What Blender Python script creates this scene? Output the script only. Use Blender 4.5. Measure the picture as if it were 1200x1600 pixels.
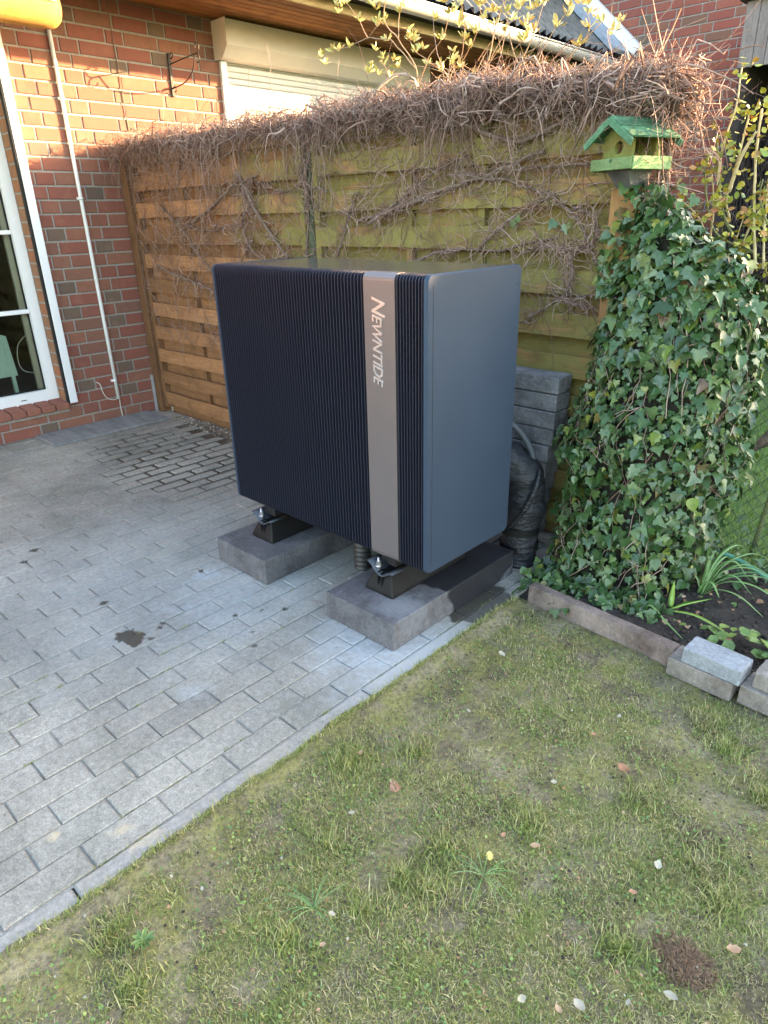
import bpy, bmesh, math, random
import numpy as np
from mathutils import Vector, Matrix, Euler, noise as mnoise

random.seed(7); rng = np.random.default_rng(7)
R = math.radians
scene = bpy.context.scene
for o in list(bpy.data.objects): bpy.data.objects.remove(o)

# ------------------------------------------------------------------ camera
YAW, PITCH, ROLL, FPX, CZ = 0.76615, -0.41711, -0.02397, 1045.5, 1.47
def cam_axes():
    cy, sy, cp, sp = math.cos(YAW), math.sin(YAW), math.cos(PITCH), math.sin(PITCH)
    f = np.array([-sy*cp, cy*cp, sp]); r = np.array([cy, sy, 0.0]); u = np.cross(r, f)
    return r*math.cos(ROLL)+u*math.sin(ROLL), -r*math.sin(ROLL)+u*math.cos(ROLL), f
CR, CU, CF = cam_axes()
def project(P):
    d = np.asarray(P, float)-np.array([0, 0, CZ]); z = d @ CF
    return 600+FPX*(d @ CR)/z, 800-FPX*(d @ CU)/z, z
cam_data = bpy.data.cameras.new('camera'); cam = bpy.data.objects.new('camera', cam_data)
scene.collection.objects.link(cam)
cam.matrix_world = Matrix(((CR[0], CU[0], -CF[0], 0), (CR[1], CU[1], -CF[1], 0), (CR[2], CU[2], -CF[2], CZ), (0, 0, 0, 1)))
cam_data.sensor_fit = 'VERTICAL'; cam_data.sensor_height = 36.0; cam_data.lens = FPX/1600*36.0
cam_data.clip_start = 0.05; cam_data.clip_end = 500
scene.camera = cam

# ------------------------------------------------------------------ light
SUN_DIR = Vector((-0.395, -0.64, -0.168)).normalized()      # the way the light travels
world = bpy.data.worlds.new('World'); scene.world = world; world.use_nodes = True
wn = world.node_tree; wn.nodes.clear()
sky = wn.nodes.new('ShaderNodeTexSky'); sky.sky_type = 'NISHITA'; sky.sun_disc = False
sky.sun_elevation = math.asin(-SUN_DIR.z); sky.sun_rotation = math.atan2(0.395, 0.64)
sky.air_density = 1.0; sky.dust_density = 1.6; sky.ozone_density = 1.0
bg = wn.nodes.new('ShaderNodeBackground'); bg.inputs['Strength'].default_value = 0.15
wo = wn.nodes.new('ShaderNodeOutputWorld')
wn.links.new(sky.outputs[0], bg.inputs[0]); wn.links.new(bg.outputs[0], wo.inputs[0])
sun_d = bpy.data.lights.new('sun', 'SUN'); sun_d.energy = 4.2; sun_d.angle = R(0.53); sun_d.color = (1.0, 0.68, 0.40)
sun = bpy.data.objects.new('sun', sun_d); scene.collection.objects.link(sun)
sun.rotation_euler = SUN_DIR.to_track_quat('-Z', 'Y').to_euler(); sun.location = (6, 9, 6)
vs = scene.view_settings; vs.view_transform = 'Standard'; vs.look = 'None'; vs.gamma = 1.0; vs.use_curve_mapping = False
vs.exposure = 3.42
vs.use_white_balance = True; vs.white_balance_temperature = 7300; vs.white_balance_tint = 10

# ------------------------------------------------------------------ helpers
COL = scene.collection
def link(o, parent=None):
    COL.objects.link(o)
    if parent is not None: o.parent = parent
    return o
def tag(o, label=None, cat=None, group=None, kind=None):
    if label: o['label'] = label
    if cat: o['category'] = cat
    if group: o['group'] = group
    if kind: o['kind'] = kind
    return o
def empty(name, loc=(0, 0, 0), rz=0.0, label=None, cat=None, group=None):
    o = bpy.data.objects.new(name, None); o.empty_display_size = 0.1
    o.location = loc; o.rotation_euler = (0, 0, rz); link(o); return tag(o, label, cat, group)
def obj(name, me, parent=None, loc=(0, 0, 0), rot=(0, 0, 0), scale=(1, 1, 1)):
    o = bpy.data.objects.new(name, me); o.location = loc; o.rotation_euler = rot; o.scale = scale
    return link(o, parent)

class MB:
    def __init__(self): self.v = []; self.f = []; self.s = []
    def add(self, vs, fs, smooth=False):
        b = len(self.v); self.v += [tuple(map(float, p)) for p in vs]
        self.f += [tuple(i+b for i in f) for f in fs]; self.s += [smooth]*len(fs); return self
    def box(self, c, s, rot=None, bev=0.0, seg=1):
        vs, fs = bevbox(s, bev, seg); M = Matrix.Identity(3) if rot is None else Euler(rot).to_matrix()
        return self.add([(M @ Vector(p))+Vector(c) for p in vs], fs)
    def b2(self, lo, hi, bev=0.0):
        c = [(a+b)/2 for a, b in zip(lo, hi)]; return self.box(c, [abs(b-a) for a, b in zip(lo, hi)], None, bev)
    def tube(self, pts, rad, n=8, cap=True, smooth=True):
        vs, fs = tube_geo(pts, rad, n, cap); return self.add(vs, fs, smooth)
    def prism(self, prof, axis, a, b):
        # prof: list of 2-D points (counter-clockwise); axis 0: (y,z) swept along x, axis 1: (x,z) along y, 2: (x,y) along z
        def P(q, t):
            return (t, q[0], q[1]) if axis == 0 else ((q[0], t, q[1]) if axis == 1 else (q[0], q[1], t))
        n = len(prof); vs = [P(q, a) for q in prof]+[P(q, b) for q in prof]
        fs = [(i, (i+1) % n, n+(i+1) % n, n+i) for i in range(n)]+[tuple(range(n))[::-1], tuple(range(n, 2*n))]
        if axis == 1: fs = [f[::-1] for f in fs]
        return self.add(vs, fs)
    def mesh(self, name, mat, smooth=None):
        me = bpy.data.meshes.new(name); me.from_pydata(self.v, [], self.f)
        me.polygons.foreach_set('use_smooth', [bool(s) if smooth is None else smooth for s in self.s])
        if mat is not None: me.materials.append(mat)
        me.update(); return me
    def build(self, name, mat, parent=None, **k):
        sm = k.pop('smooth', None); return obj(name, self.mesh(name, mat, sm), parent, **k)

_bb = {}
def bevbox(s, bev=0.0, seg=1):
    key = (tuple(round(x, 5) for x in s), bev, seg)
    if key in _bb: return _bb[key]
    bm = bmesh.new(); bmesh.ops.create_cube(bm, size=1.0)
    bmesh.ops.scale(bm, vec=s, verts=bm.verts)
    if bev > 0: bmesh.ops.bevel(bm, geom=bm.edges[:], offset=bev, segments=seg, profile=0.5, affect='EDGES')
    bm.verts.index_update(); r = ([tuple(v.co) for v in bm.verts], [tuple(v.index for v in f.verts) for f in bm.faces])
    bm.free(); _bb[key] = r; return r

def tube_geo(pts, rad, n=8, cap=True):
    P = np.asarray(pts, float); m = len(P); r = np.broadcast_to(np.asarray(rad, float), (m,))
    T = np.gradient(P, axis=0); T /= np.linalg.norm(T, axis=1)[:, None]+1e-9
    ref = np.array([0.31, 0.22, 0.92]) if abs(T[:, 2]).mean() < 0.8 else np.array([0.9, 0.4, 0.1])
    A = np.cross(T, ref); A /= np.linalg.norm(A, axis=1)[:, None]+1e-9; B = np.cross(T, A)
    th = np.arange(n)*2*math.pi/n
    V = (P[:, None, :]+r[:, None, None]*(np.cos(th)[None, :, None]*A[:, None, :]+np.sin(th)[None, :, None]*B[:, None, :])).reshape(-1, 3)
    fs = []
    for i in range(m-1):
        for j in range(n):
            k = (j+1) % n; fs.append((i*n+j, i*n+k, (i+1)*n+k, (i+1)*n+j))
    if cap: fs += [tuple(range(n))[::-1], tuple(range((m-1)*n, m*n))]
    return V.tolist(), fs

def smooth_path(pts, k=6):
    P = [Vector(p) for p in pts]; P = [P[0]*2-P[1]]+P+[P[-1]*2-P[-2]]; out = []
    for i in range(1, len(P)-2):
        a, b, c, d = P[i-1:i+3]
        for j in range(k):
            t = j/k; out.append(0.5*((2*b)+(c-a)*t+(2*a-5*b+4*c-d)*t*t+(3*b-a-3*c+d)*t**3))
    out.append(P[-2]); return out

def fast_mesh(name, V, loops, sizes, mat, smooth=False):
    me = bpy.data.meshes.new(name); V = np.ascontiguousarray(V, np.float32)
    me.vertices.add(len(V)); me.vertices.foreach_set('co', V.ravel())
    loops = np.ascontiguousarray(loops, np.int32).ravel(); sizes = np.ascontiguousarray(sizes, np.int32)
    me.loops.add(len(loops)); me.loops.foreach_set('vertex_index', loops)
    me.polygons.add(len(sizes)); st = np.concatenate([[0], np.cumsum(sizes)[:-1]]).astype(np.int32)
    me.polygons.foreach_set('loop_start', st)
    if smooth: me.polygons.foreach_set('use_smooth', np.ones(len(sizes), bool))
    if mat is not None: me.materials.append(mat)
    me.update(calc_edges=True); return me

def strands(name, paths, radii, mat, parent=None, n=3):
    """many thin twigs of M points each, joined: paths (K,M,3), radii (K,M)"""
    P = np.asarray(paths); K, M, _ = P.shape; r = np.asarray(radii)
    T = np.gradient(P, axis=1); T /= np.linalg.norm(T, axis=2, keepdims=True)+1e-9
    ref = rng.normal(size=(K, 1, 3)); A = np.cross(T, ref); A /= np.linalg.norm(A, axis=2, keepdims=True)+1e-9
    B = np.cross(T, A); th = np.arange(n)*2*math.pi/n
    V = P[:, :, None, :]+r[:, :, None, None]*(np.cos(th)[None, None, :, None]*A[:, :, None, :]+np.sin(th)[None, None, :, None]*B[:, :, None, :])
    idx = np.arange(K*M*n).reshape(K, M, n); nx = np.roll(idx, -1, axis=2)
    q = np.stack([idx[:, :-1], nx[:, :-1], nx[:, 1:], idx[:, 1:]], -1).reshape(-1, 4)
    return obj(name, fast_mesh(name, V.reshape(-1, 3), q, np.full(len(q), 4), mat, True), parent)

def instances(name, tv, tf, M, O, mat, parent=None, smooth=False):
    """copies of a small template joined into one mesh: M (K,3,3) columns, O (K,3)"""
    tv = np.asarray(tv, float); K = len(O); nv = len(tv)
    V = (np.einsum('kij,vj->kvi', M, tv)+O[:, None, :]).reshape(-1, 3)
    sizes = np.array([len(f) for f in tf]); fl = np.concatenate([np.array(f) for f in tf])
    L = (np.arange(K)[:, None]*nv+fl[None, :]).ravel()
    return obj(name, fast_mesh(name, V, L, np.tile(sizes, K), mat, smooth), parent)

def frames(nrm, down, roll, size):
    """(K,3,3) with x across, y along the tip, z normal"""
    nrm = nrm/np.linalg.norm(nrm, axis=1, keepdims=True)
    d = down-(down*nrm).sum(1, keepdims=True)*nrm; d /= np.linalg.norm(d, axis=1, keepdims=True)+1e-9
    s = np.cross(d, nrm); c, w = np.cos(roll)[:, None], np.sin(roll)[:, None]
    d2 = d*c+s*w; s2 = np.cross(d2, nrm)
    return np.stack([s2*size[:, None], d2*size[:, None], nrm*size[:, None]], axis=2)

# ------------------------------------------------------------------ materials
class NT:
    def __init__(self, name):
        self.m = bpy.data.materials.new(name); self.m.use_nodes = True; self.t = self.m.node_tree
        self.t.nodes.clear(); self.out = self.n('OutputMaterial'); self.b = self.n('BsdfPrincipled')
        self.t.links.new(self.b.outputs[0], self.out.inputs[0])
    def n(self, kind, **k):
        nd = self.t.nodes.new('ShaderNode'+kind)
        for a, v in k.items(): setattr(nd, a, v)
        return nd
    def set(self, sock, v):
        if hasattr(v, 'is_output') or isinstance(v, bpy.types.NodeSocket): self.t.links.new(v, sock)
        elif isinstance(v, (tuple, list)) and len(v) == 3 and sock.type == 'RGBA': sock.default_value = (*v, 1)
        else: sock.default_value = v
    def pos(self): return self.n('NewGeometry').outputs['Position']
    def objco(self): return self.n('TexCoord').outputs['Object']
    def rnd(self):
        a = self.n('ObjectInfo').outputs['Random']; b = self.n('NewGeometry').outputs['Random Per Island']
        return self.math('FRACT', self.math('ADD', a, b))
    def math(self, op, a, b=None, clamp=False):
        nd = self.n('Math', operation=op, use_clamp=clamp); self.set(nd.inputs[0], a)
        if b is not None: self.set(nd.inputs[1], b)
        return nd.outputs[0]
    def mapping(self, v, sc=(1, 1, 1), loc=(0, 0, 0)):
        nd = self.n('Mapping'); self.set(nd.inputs['Vector'], v); nd.inputs['Scale'].default_value = sc; nd.inputs['Location'].default_value = loc
        return nd.outputs[0]
    def noise(self, v, scale, detail=4, rough=0.6, dist=0.0):
        nd = self.n('TexNoise'); self.set(nd.inputs['Vector'], v); nd.inputs['Scale'].default_value = scale
        nd.inputs['Detail'].default_value = detail; nd.inputs['Roughness'].default_value = rough; nd.inputs['Distortion'].default_value = dist
        return nd.outputs[0]
    def voro(self, v, scale, out='Distance'):
        nd = self.n('TexVoronoi'); self.set(nd.inputs['Vector'], v); nd.inputs['Scale'].default_value = scale; return nd.outputs[out]
    def ramp(self, fac, stops, interp='LINEAR'):
        nd = self.n('ValToRGB'); cr = nd.color_ramp; cr.interpolation = interp
        while len(cr.elements) < len(stops): cr.elements.new(0.5)
        for e, (p, c) in zip(cr.elements, stops):
            e.position = p; e.color = (c, c, c, 1) if isinstance(c, (int, float)) else (*c, 1)
        self.set(nd.inputs[0], fac); return nd.outputs[0]
    def mix(self, fac, a, b, mode='MIX'):
        nd = self.n('MixRGB', blend_type=mode); self.set(nd.inputs[0], fac); self.set(nd.inputs[1], a); self.set(nd.inputs[2], b); return nd.outputs[0]
    def bump(self, h, strength=0.3, dist=0.01, normal=None):
        nd = self.n('Bump'); self.set(nd.inputs['Height'], h); nd.inputs['Strength'].default_value = strength; nd.inputs['Distance'].default_value = dist
        if normal is not None: self.set(nd.inputs['Normal'], normal)
        self.t.links.new(nd.outputs[0], self.b.inputs['Normal']); return nd.outputs[0]
    def col(self, c): self.set(self.b.inputs['Base Color'], c); return self
    def rough(self, r): self.set(self.b.inputs['Roughness'], r); return self
    def metal(self, r): self.set(self.b.inputs['Metallic'], r); return self
    def spec(self, r): self.set(self.b.inputs['Specular IOR Level'], r); return self
    def blob(self, c, r, soft, wob=0.05, nsc=18.0):
        """ragged round mark on the ground about c with radius r"""
        P = self.pos(); vm = self.n('VectorMath', operation='DISTANCE'); self.set(vm.inputs[0], P); vm.inputs[1].default_value = c
        nz = self.__dict__.setdefault('_nz', {}).get(nsc) or self.noise(P, nsc, 2); self._nz[nsc] = nz; d = self.math('ADD', vm.outputs['Value'], self.math('MULTIPLY', self.math('SUBTRACT', nz, 0.5), wob*2))
        mr = self.n('MapRange', interpolation_type='SMOOTHSTEP'); self.set(mr.inputs['Value'], d)
        mr.inputs['From Min'].default_value = r+soft; mr.inputs['From Max'].default_value = r-soft
        return mr.outputs['Result']

def simple(name, c1, c2, scale=30, rough=0.7, metal=0.0, bump=0.0, bscale=None, spec=0.5, island=0.0, stretch=(1, 1, 1), bdist=0.004):
    m = NT(name); P = m.mapping(m.pos(), stretch); f = m.noise(P, scale, 5)
    f = m.ramp(f, [(0.3, 0.0), (0.7, 1.0)])
    c = m.mix(f, c1, c2)
    if island: c = m.mix(1.0, c, m.ramp(m.rnd(), [(0, 1-island), (1, 1+island)]), 'MULTIPLY')
    m.col(c).rough(rough).metal(metal).spec(spec)
    if bump: m.bump(m.noise(P, bscale or scale*3, 4), bump, bdist)
    return m.m

def mat_brick(name, stops):
    m = NT(name); P = m.pos(); rnd = m.rnd()
    base = m.ramp(rnd, stops); n1 = m.noise(P, 22, 5); n2 = m.noise(P, 140, 4)
    c = m.mix(m.ramp(n1, [(0.35, 0.0), (0.75, 0.55)]), base, (0.17, 0.085, 0.06))
    c = m.mix(m.ramp(m.noise(P, 9, 4), [(0.55, 0.0), (0.8, 0.35)]), c, (0.36, 0.2, 0.14))
    c = m.mix(m.ramp(n2, [(0.62, 0.0), (0.75, 0.5)]), c, (0.06, 0.045, 0.04))
    m.col(c).rough(0.88).spec(0.25); m.bump(m.mix(0.5, n2, m.noise(P, 420, 3)), 0.55, 0.004); return m.m
M_BRICK = mat_brick('brick_red', [(0.0, (0.28, 0.095, 0.07)), (0.35, (0.235, 0.08, 0.062)), (0.6, (0.29, 0.12, 0.08)), (0.85, (0.205, 0.1, 0.075)), (1.0, (0.26, 0.085, 0.065))])
M_BRICK_GREY = mat_brick('brick_grey', [(0.0, (0.13, 0.098, 0.08)), (0.5, (0.16, 0.115, 0.085)), (1.0, (0.115, 0.09, 0.078))])
M_BRICK_LIT = mat_brick('brick_warm_lit', [(0.0, (0.36, 0.15, 0.07)), (0.5, (0.31, 0.16, 0.09)), (1.0, (0.38, 0.13, 0.06))])  # brick colour with the warm light on the door reveal put in
M_BRICK_N = mat_brick('brick_neighbour', [(0.0, (0.32, 0.085, 0.065)), (0.4, (0.27, 0.075, 0.06)), (0.8, (0.34, 0.1, 0.07)), (1.0, (0.2, 0.1, 0.07))])
M_MORTAR = simple('mortar', (0.24, 0.222, 0.2), (0.34, 0.315, 0.285), 60, 0.95, bump=0.6, bscale=200)
M_SILLBRICK = mat_brick('sill_brick', [(0.0, (0.33, 0.12, 0.085)), (1.0, (0.26, 0.1, 0.075))])

def mat_paver():
    m = NT('paver_concrete'); P = m.pos(); rnd = m.rnd()
    c = m.ramp(rnd, [(0.0, (0.215, 0.205, 0.195)), (0.3, (0.275, 0.26, 0.24)), (0.55, (0.235, 0.23, 0.22)), (0.8, (0.3, 0.28, 0.255)), (1.0, (0.2, 0.205, 0.2))])
    c = m.mix(m.ramp(m.noise(P, 2.2, 5, .65), [(0.35, 0.0), (0.68, 0.75)]), c, (0.38, 0.365, 0.335))
    c = m.mix(m.ramp(m.noise(P, 7, 5), [(0.3, 0.0), (0.75, 0.5)]), c, (0.36, 0.345, 0.32))
    c = m.mix(m.ramp(m.noise(P, 16, 5, 0.7), [(0.55, 0.0), (0.8, 0.5)]), c, (0.17, 0.165, 0.155))
    sp = m.noise(P, 330, 2); c = m.mix(m.ramp(sp, [(0.3, 0.5), (0.42, 0.0)]), c, (0.1, 0.1, 0.095))
    c = m.mix(m.ramp(sp, [(0.6, 0.0), (0.72, 0.55)]), c, (0.55, 0.53, 0.5))
    c = m.mix(m.ramp(m.noise(P, 3.1, 4), [(0.52, 0.0), (0.75, 0.5)]), c, (0.15, 0.155, 0.12))
    c = m.mix(m.ramp(m.noise(P, 30, 5, .75), [(0.58, 0.0), (0.72, 0.45)]), c, (0.46, 0.43, 0.39))
    c = m.mix(1.0, c, m.ramp(m.noise(P, 48, 6, .8), [(0.28, 0.62), (0.72, 1.32)]), 'MULTIPLY')
    c = m.mix(1.0, c, m.ramp(m.noise(P, 170, 4, .8), [(0.3, 0.7), (0.7, 1.28)]), 'MULTIPLY')
    c = m.mix(1.0, c, m.ramp(m.noise(P, 1.1, 4, .6), [(0.35, 0.78), (0.65, 1.08)]), 'MULTIPLY')
    c = m.mix(1.0, c, (0.92, 0.9, 0.86), 'MULTIPLY')
    # pale stone dust from cutting, round the blocks
    dust = m.math('MAXIMUM', m.blob((-1.45, 1.52, 0), 0.26, 0.2, 0.2, 9), m.math('MULTIPLY', m.blob((-2.2, 1.33, 0), 0.3, 0.28, 0.22, 9), 0.75))
    dust = m.math('MAXIMUM', dust, m.math('MULTIPLY', m.blob((-2.42, 1.36, 0), 0.07, 0.04, 0.07, 22), 1.0))
    dust = m.math('MAXIMUM', dust, m.math('MULTIPLY', m.blob((-2.6, 1.2, 0), 0.7, 0.5, 0.35, 5), 0.35))
    dust = m.math('MAXIMUM', dust, m.math('MULTIPLY', m.blob((-1.75, .87, 0), 0.05, 0.05, 0.09, 16), 0.5))
    dn = m.math('MULTIPLY', dust, m.ramp(m.noise(P, 40, 5), [(0.25, 0.35), (0.65, 1.0)]))
    c = m.mix(m.math('MULTIPLY', dn, 0.75), c, (0.42, 0.46, 0.5))
    # yellowish sand marks
    sand = m.math('MAXIMUM', m.blob((-1.40, 0.43, 0), 0.012, 0.025, 0.05, 30), m.blob((-1.52, 0.3, 0), 0.012, 0.012, 0.03, 40))
    c = m.mix(m.math('MULTIPLY', sand, 0.7), c, (0.5, 0.4, 0.26))
    # wet marks
    wet = m.blob((-2.207, 0.885, 0), 0.05, 0.006, 0.075, 13)
    for q, r_ in (((-2.16, 0.93, 0), 0.012), ((-2.26, 0.85, 0), 0.014), ((-2.2, .99, 0), .012), ((-2.22, 1.02, 0), 0.01), ((-2.28, 0.865, 0), 0.014), ((-2.55, 0.93, 0), 0.016), ((-1.93, 1.41, 0), 0.012), ((-2.0, 1.34, 0), 0.008), ((-2.05, 1.24, 0), 0.01), ((-1.9, 1.22, 0), 0.009), ((-3.3, .93, 0), .02), ((-3.2, .85, 0), .016), ((-2.48, 1.36, 0), .012), ((-1.82, 1.17, 0), .009), ((-2.32, .4, 0), .01)):
        wet = m.math('MAXIMUM', wet, m.blob(q, r_, 0.005, 0.018, 45))
    wet = m.math('MAXIMUM', wet, m.blob((-1.33, 1.97, 0), 0.17, 0.012, 0.06, 10))
    c = m.mix(m.math('MULTIPLY', wet, 0.9), c, (0.04, 0.034, 0.026))
    m.col(c); m.rough(m.math('SUBTRACT', 0.9, m.math('MULTIPLY', wet, 0.45))).spec(0.3)
    m.bump(m.mix(0.45, m.noise(P, 260, 3), m.noise(P, 55, 4)), 0.5, 0.004); return m.m
M_PAVER = mat_paver()
def mat_bed():
    m = NT('joint_sand'); P = m.pos()
    c = m.mix(m.noise(P, 14, 5), (0.17, 0.155, 0.135), (0.45, 0.42, 0.375))
    wetp = m.math('MAXIMUM', m.blob((-4.35, 2.25, 0), 0.52, 0.22, 0.2, 5), m.blob((-3.75, 2.05, 0), 0.52, 0.22, 0.2, 5))
    
    c = m.mix(m.ramp(m.noise(P, 4, 3), [(0.58, 0.0), (0.72, 0.7)]), c, (0.07, 0.085, 0.035))
    dust = m.blob((-1.6, 1.42, 0), 0.5, 0.35, 0.2, 9)
    c = m.mix(m.math('MULTIPLY', dust, 0.6), c, (0.4, 0.43, 0.46))
    c = m.mix(m.math('MULTIPLY', wetp, 0.92), c, (0.05, 0.038, 0.028))
    m.col(c).rough(m.math('SUBTRACT', .95, m.math('MULTIPLY', wetp, .5))).spec(0.2); m.bump(m.noise(P, 300, 3), 0.7, 0.004); return m.m
M_BED = mat_bed()
def mat_edging():
    m = NT('edging_concrete'); P = m.pos()
    c = m.mix(m.noise(P, 8, 5), (0.25, 0.235, 0.215), (0.36, 0.34, 0.315))
    c = m.mix(m.ramp(m.noise(P, 25, 5), [(0.6, 0), (0.75, 0.5)]), c, (0.16, 0.15, 0.13))
    c = m.mix(1.0, c, m.ramp(m.noise(P, 60, 6, .8), [(0.28, 0.55), (0.72, 1.35)]), 'MULTIPLY')
    c = m.mix(m.ramp(m.noise(P, 5, 4), [(0.5, 0.0), (0.7, 0.5)]), c, (0.38, 0.33, 0.26))
    c = m.mix(m.math('MULTIPLY', m.blob((-1.34, 0.46, 0), 0.03, 0.03, 0.06, 25), 0.6), c, (0.5, 0.4, 0.27))
    c = m.mix(m.math('MULTIPLY', m.blob((-1.31, 1.5, 0), 0.28, 0.2, 0.15, 9), 0.6), c, (0.42, 0.44, 0.46))
    c = m.mix(m.math('MULTIPLY', m.blob((-1.36, 1.97, 0), 0.15, 0.012, 0.05, 10), 0.8), c, (0.05, 0.046, 0.04))
    m.col(c).rough(0.93).spec(0.2); m.bump(m.noise(P, 180, 4), 0.6, 0.005); return m.m
M_EDGE = mat_edging()
def mat_block(name, c1, c2, wet=False):
    m = NT(name); P = m.pos(); c = m.mix(m.ramp(m.noise(P, 9, 6, 0.65), [(0.3, 0), (0.7, 1)]), c1, c2)
    c = m.mix(m.ramp(m.noise(P, 45, 4), [(0.62, 0.0), (0.78, 0.5)]), c, tuple(min(1, x*1.9) for x in c2))
    c = m.mix(m.ramp(m.noise(m.mapping(P, (1, 6, 6)), 14, 4), [(0.58, 0.0), (0.78, 0.3)]), c, tuple(x*0.6 for x in c1))
    c = m.mix(1.0, c, m.ramp(m.noise(P, 75, 6, .8), [(0.28, 0.6), (0.72, 1.4)]), 'MULTIPLY')
    c = m.mix(m.ramp(m.noise(P, 240, 2), [(0.66, 0.0), (0.74, 0.6)]), c, tuple(x*.35 for x in c1))
    c = m.mix(m.ramp(m.noise(m.mapping(P, (1, 1, .3)), 6, 5, .7), [(0.52, 0.0), (0.75, 0.5)]), c, tuple(min(1, x*1.7) for x in c2))
    rg = 0.75
    if wet:
        w = m.math('MAXIMUM', m.blob((-1.5, 2.02, 0.1), 0.235, 0.01, 0.05, 9), m.blob((-1.42, 2.22, 0.1), 0.07, 0.01, 0.07, 14))
        c = m.mix(m.math('MULTIPLY', w, 0.88), c, (0.016, 0.016, 0.02)); rg = m.math('SUBTRACT', 0.75, m.math('MULTIPLY', w, 0.45))
        d = m.blob((-1.47, 1.60, 0.116), 0.09, 0.06, 0.08, 25); c = m.mix(m.math('MULTIPLY', d, 0.35), c, (0.3, 0.32, 0.36))
    m.col(c).rough(rg).spec(0.4); m.bump(m.noise(P, 220, 4), 0.3, 0.003); return m.m
M_SLAB = mat_block('anthracite_concrete', (0.062, 0.058, 0.064), (0.145, 0.138, 0.148), True)
M_STACK = mat_block('stack_concrete', (0.08, 0.08, 0.088), (0.25, 0.25, 0.265))
M_BLOCK = mat_block('bed_block', (0.13, 0.105, 0.09), (0.29, 0.255, 0.23))
M_BLOCK_SKYTINT = mat_block('bed_block_sky_tint', (0.19, 0.2, 0.22), (0.3, 0.31, 0.33))  # grey block with a little of the skylight's blue put into the colour
M_KERB = mat_block('bed_kerb', (0.09, 0.06, 0.05), (0.26, 0.2, 0.175))
M_MAT = simple('mat_grey', (0.15, 0.15, 0.155), (0.27, 0.265, 0.265), 20, 0.9, bump=0.7, bscale=110, stretch=(0.25, 1, 1))

def mat_wood(name, c1, c2, algae=None, along=(1, 14, 14), grey=0.0, amount=(0.42, 0.62), xgrad=False):
    m = NT(name); P = m.pos(); rv = m.rnd()
    sh = m.n('CombineXYZ'); m.set(sh.inputs[1], m.math('MULTIPLY', rv, 7.0)); m.set(sh.inputs[2], m.math('MULTIPLY', rv, 13.0))
    ad = m.n('VectorMath', operation='ADD'); m.set(ad.inputs[0], P); m.set(ad.inputs[1], sh.outputs[0])
    Q = m.mapping(ad.outputs[0], along); g = m.noise(Q, 6, 6, 0.65, 0.6); g2 = m.noise(Q, 24, 4)
    c = m.mix(m.ramp(g, [(0.3, 0), (0.7, 1)]), c1, c2); c = m.mix(m.ramp(g2, [(0.3, 0.45), (0.5, 0)]), c, tuple(x*0.4 for x in c1))
    c = m.mix(1.0, c, m.ramp(rv, [(0, 0.72), (1, 1.25)]), 'MULTIPLY')
    if algae:
        f = m.noise(m.mapping(ad.outputs[0], (1, 2, 3)), 4.5, 5, 0.65)
        if xgrad:
            sx = m.n('SeparateXYZ'); m.set(sx.inputs[0], P); mr = m.n('MapRange'); m.set(mr.inputs[0], sx.outputs[0])
            mr.inputs['From Min'].default_value = -4.6; mr.inputs['From Max'].default_value = -3.1; mr.inputs['To Min'].default_value = -0.3; mr.inputs['To Max'].default_value = 0.125
            f = m.math('ADD', f, mr.outputs[0])
        c = m.mix(m.ramp(f, [(amount[0], 0.0), (amount[1], 0.85)]), c, m.mix(g2, algae, tuple(x*1.7 for x in algae)))
    c = m.mix(m.ramp(m.noise(P, 7, 5, .7), [(0.48, 0.0), (0.74, 0.6)]), c, tuple(x*0.4 for x in c1))
    m.col(c).rough(0.85).spec(0.25); m.bump(g2, 0.5, 0.004); return m.m
M_FENCE = mat_wood('fence_wood', (0.245, 0.115, 0.055), (0.4, 0.205, 0.1), (0.158, 0.148, 0.046), amount=(0.4, 0.62), xgrad=True)
M_POST = mat_wood('post_wood', (0.17, 0.08, 0.04), (0.28, 0.14, 0.07), None, along=(14, 14, 1))
M_POST_OR = mat_wood('post_orange', (0.33, 0.17, 0.075), (0.45, 0.25, 0.11), (0.2, 0.17, 0.05), along=(14, 14, 1), amount=(0.5, 0.7))
M_POST_GREEN = simple('post_green', (0.03, 0.045, 0.022), (0.075, 0.09, 0.035), 30, 0.7, bump=0.3)
M_STILE = mat_wood('stile_wood', (0.2, 0.16, 0.05), (0.28, 0.2, 0.08), (0.13, 0.14, 0.035), along=(14, 14, 1))
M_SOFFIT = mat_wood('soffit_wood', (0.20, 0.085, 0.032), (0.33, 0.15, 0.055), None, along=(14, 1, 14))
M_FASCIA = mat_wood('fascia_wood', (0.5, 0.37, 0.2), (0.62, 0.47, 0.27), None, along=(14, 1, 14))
M_CLAD = mat_wood('cladding_wood', (0.2, 0.165, 0.155), (0.33, 0.28, 0.265), None, along=(14, 14, 1))
M_DARKWOOD = simple('carport_dark', (0.022, 0.017, 0.016), (0.045, 0.033, 0.03), 20, 0.95)
M_AWNING = mat_wood('awning_roll', (0.5, 0.24, 0.06), (0.6, 0.34, 0.1), None, along=(12, 1, 12))
M_WHITE = simple('white_pvc', (0.74, 0.75, 0.77), (0.8, 0.8, 0.81), 6, 0.35)
M_WHITE_DIRT = simple('white_pipe', (0.66, 0.66, 0.66), (0.78, 0.77, 0.75), 25, 0.45)
M_PVC_LIT = simple('pvc_lit_tan', (0.5, 0.42, 0.32), (0.58, 0.5, 0.4), 8, 0.5)  # tan of the warm light on the inner stile, put into its colour
M_SHUTBOX = simple('shutter_box', (0.62, 0.56, 0.5), (0.68, 0.62, 0.55), 5, 0.5)
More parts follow.
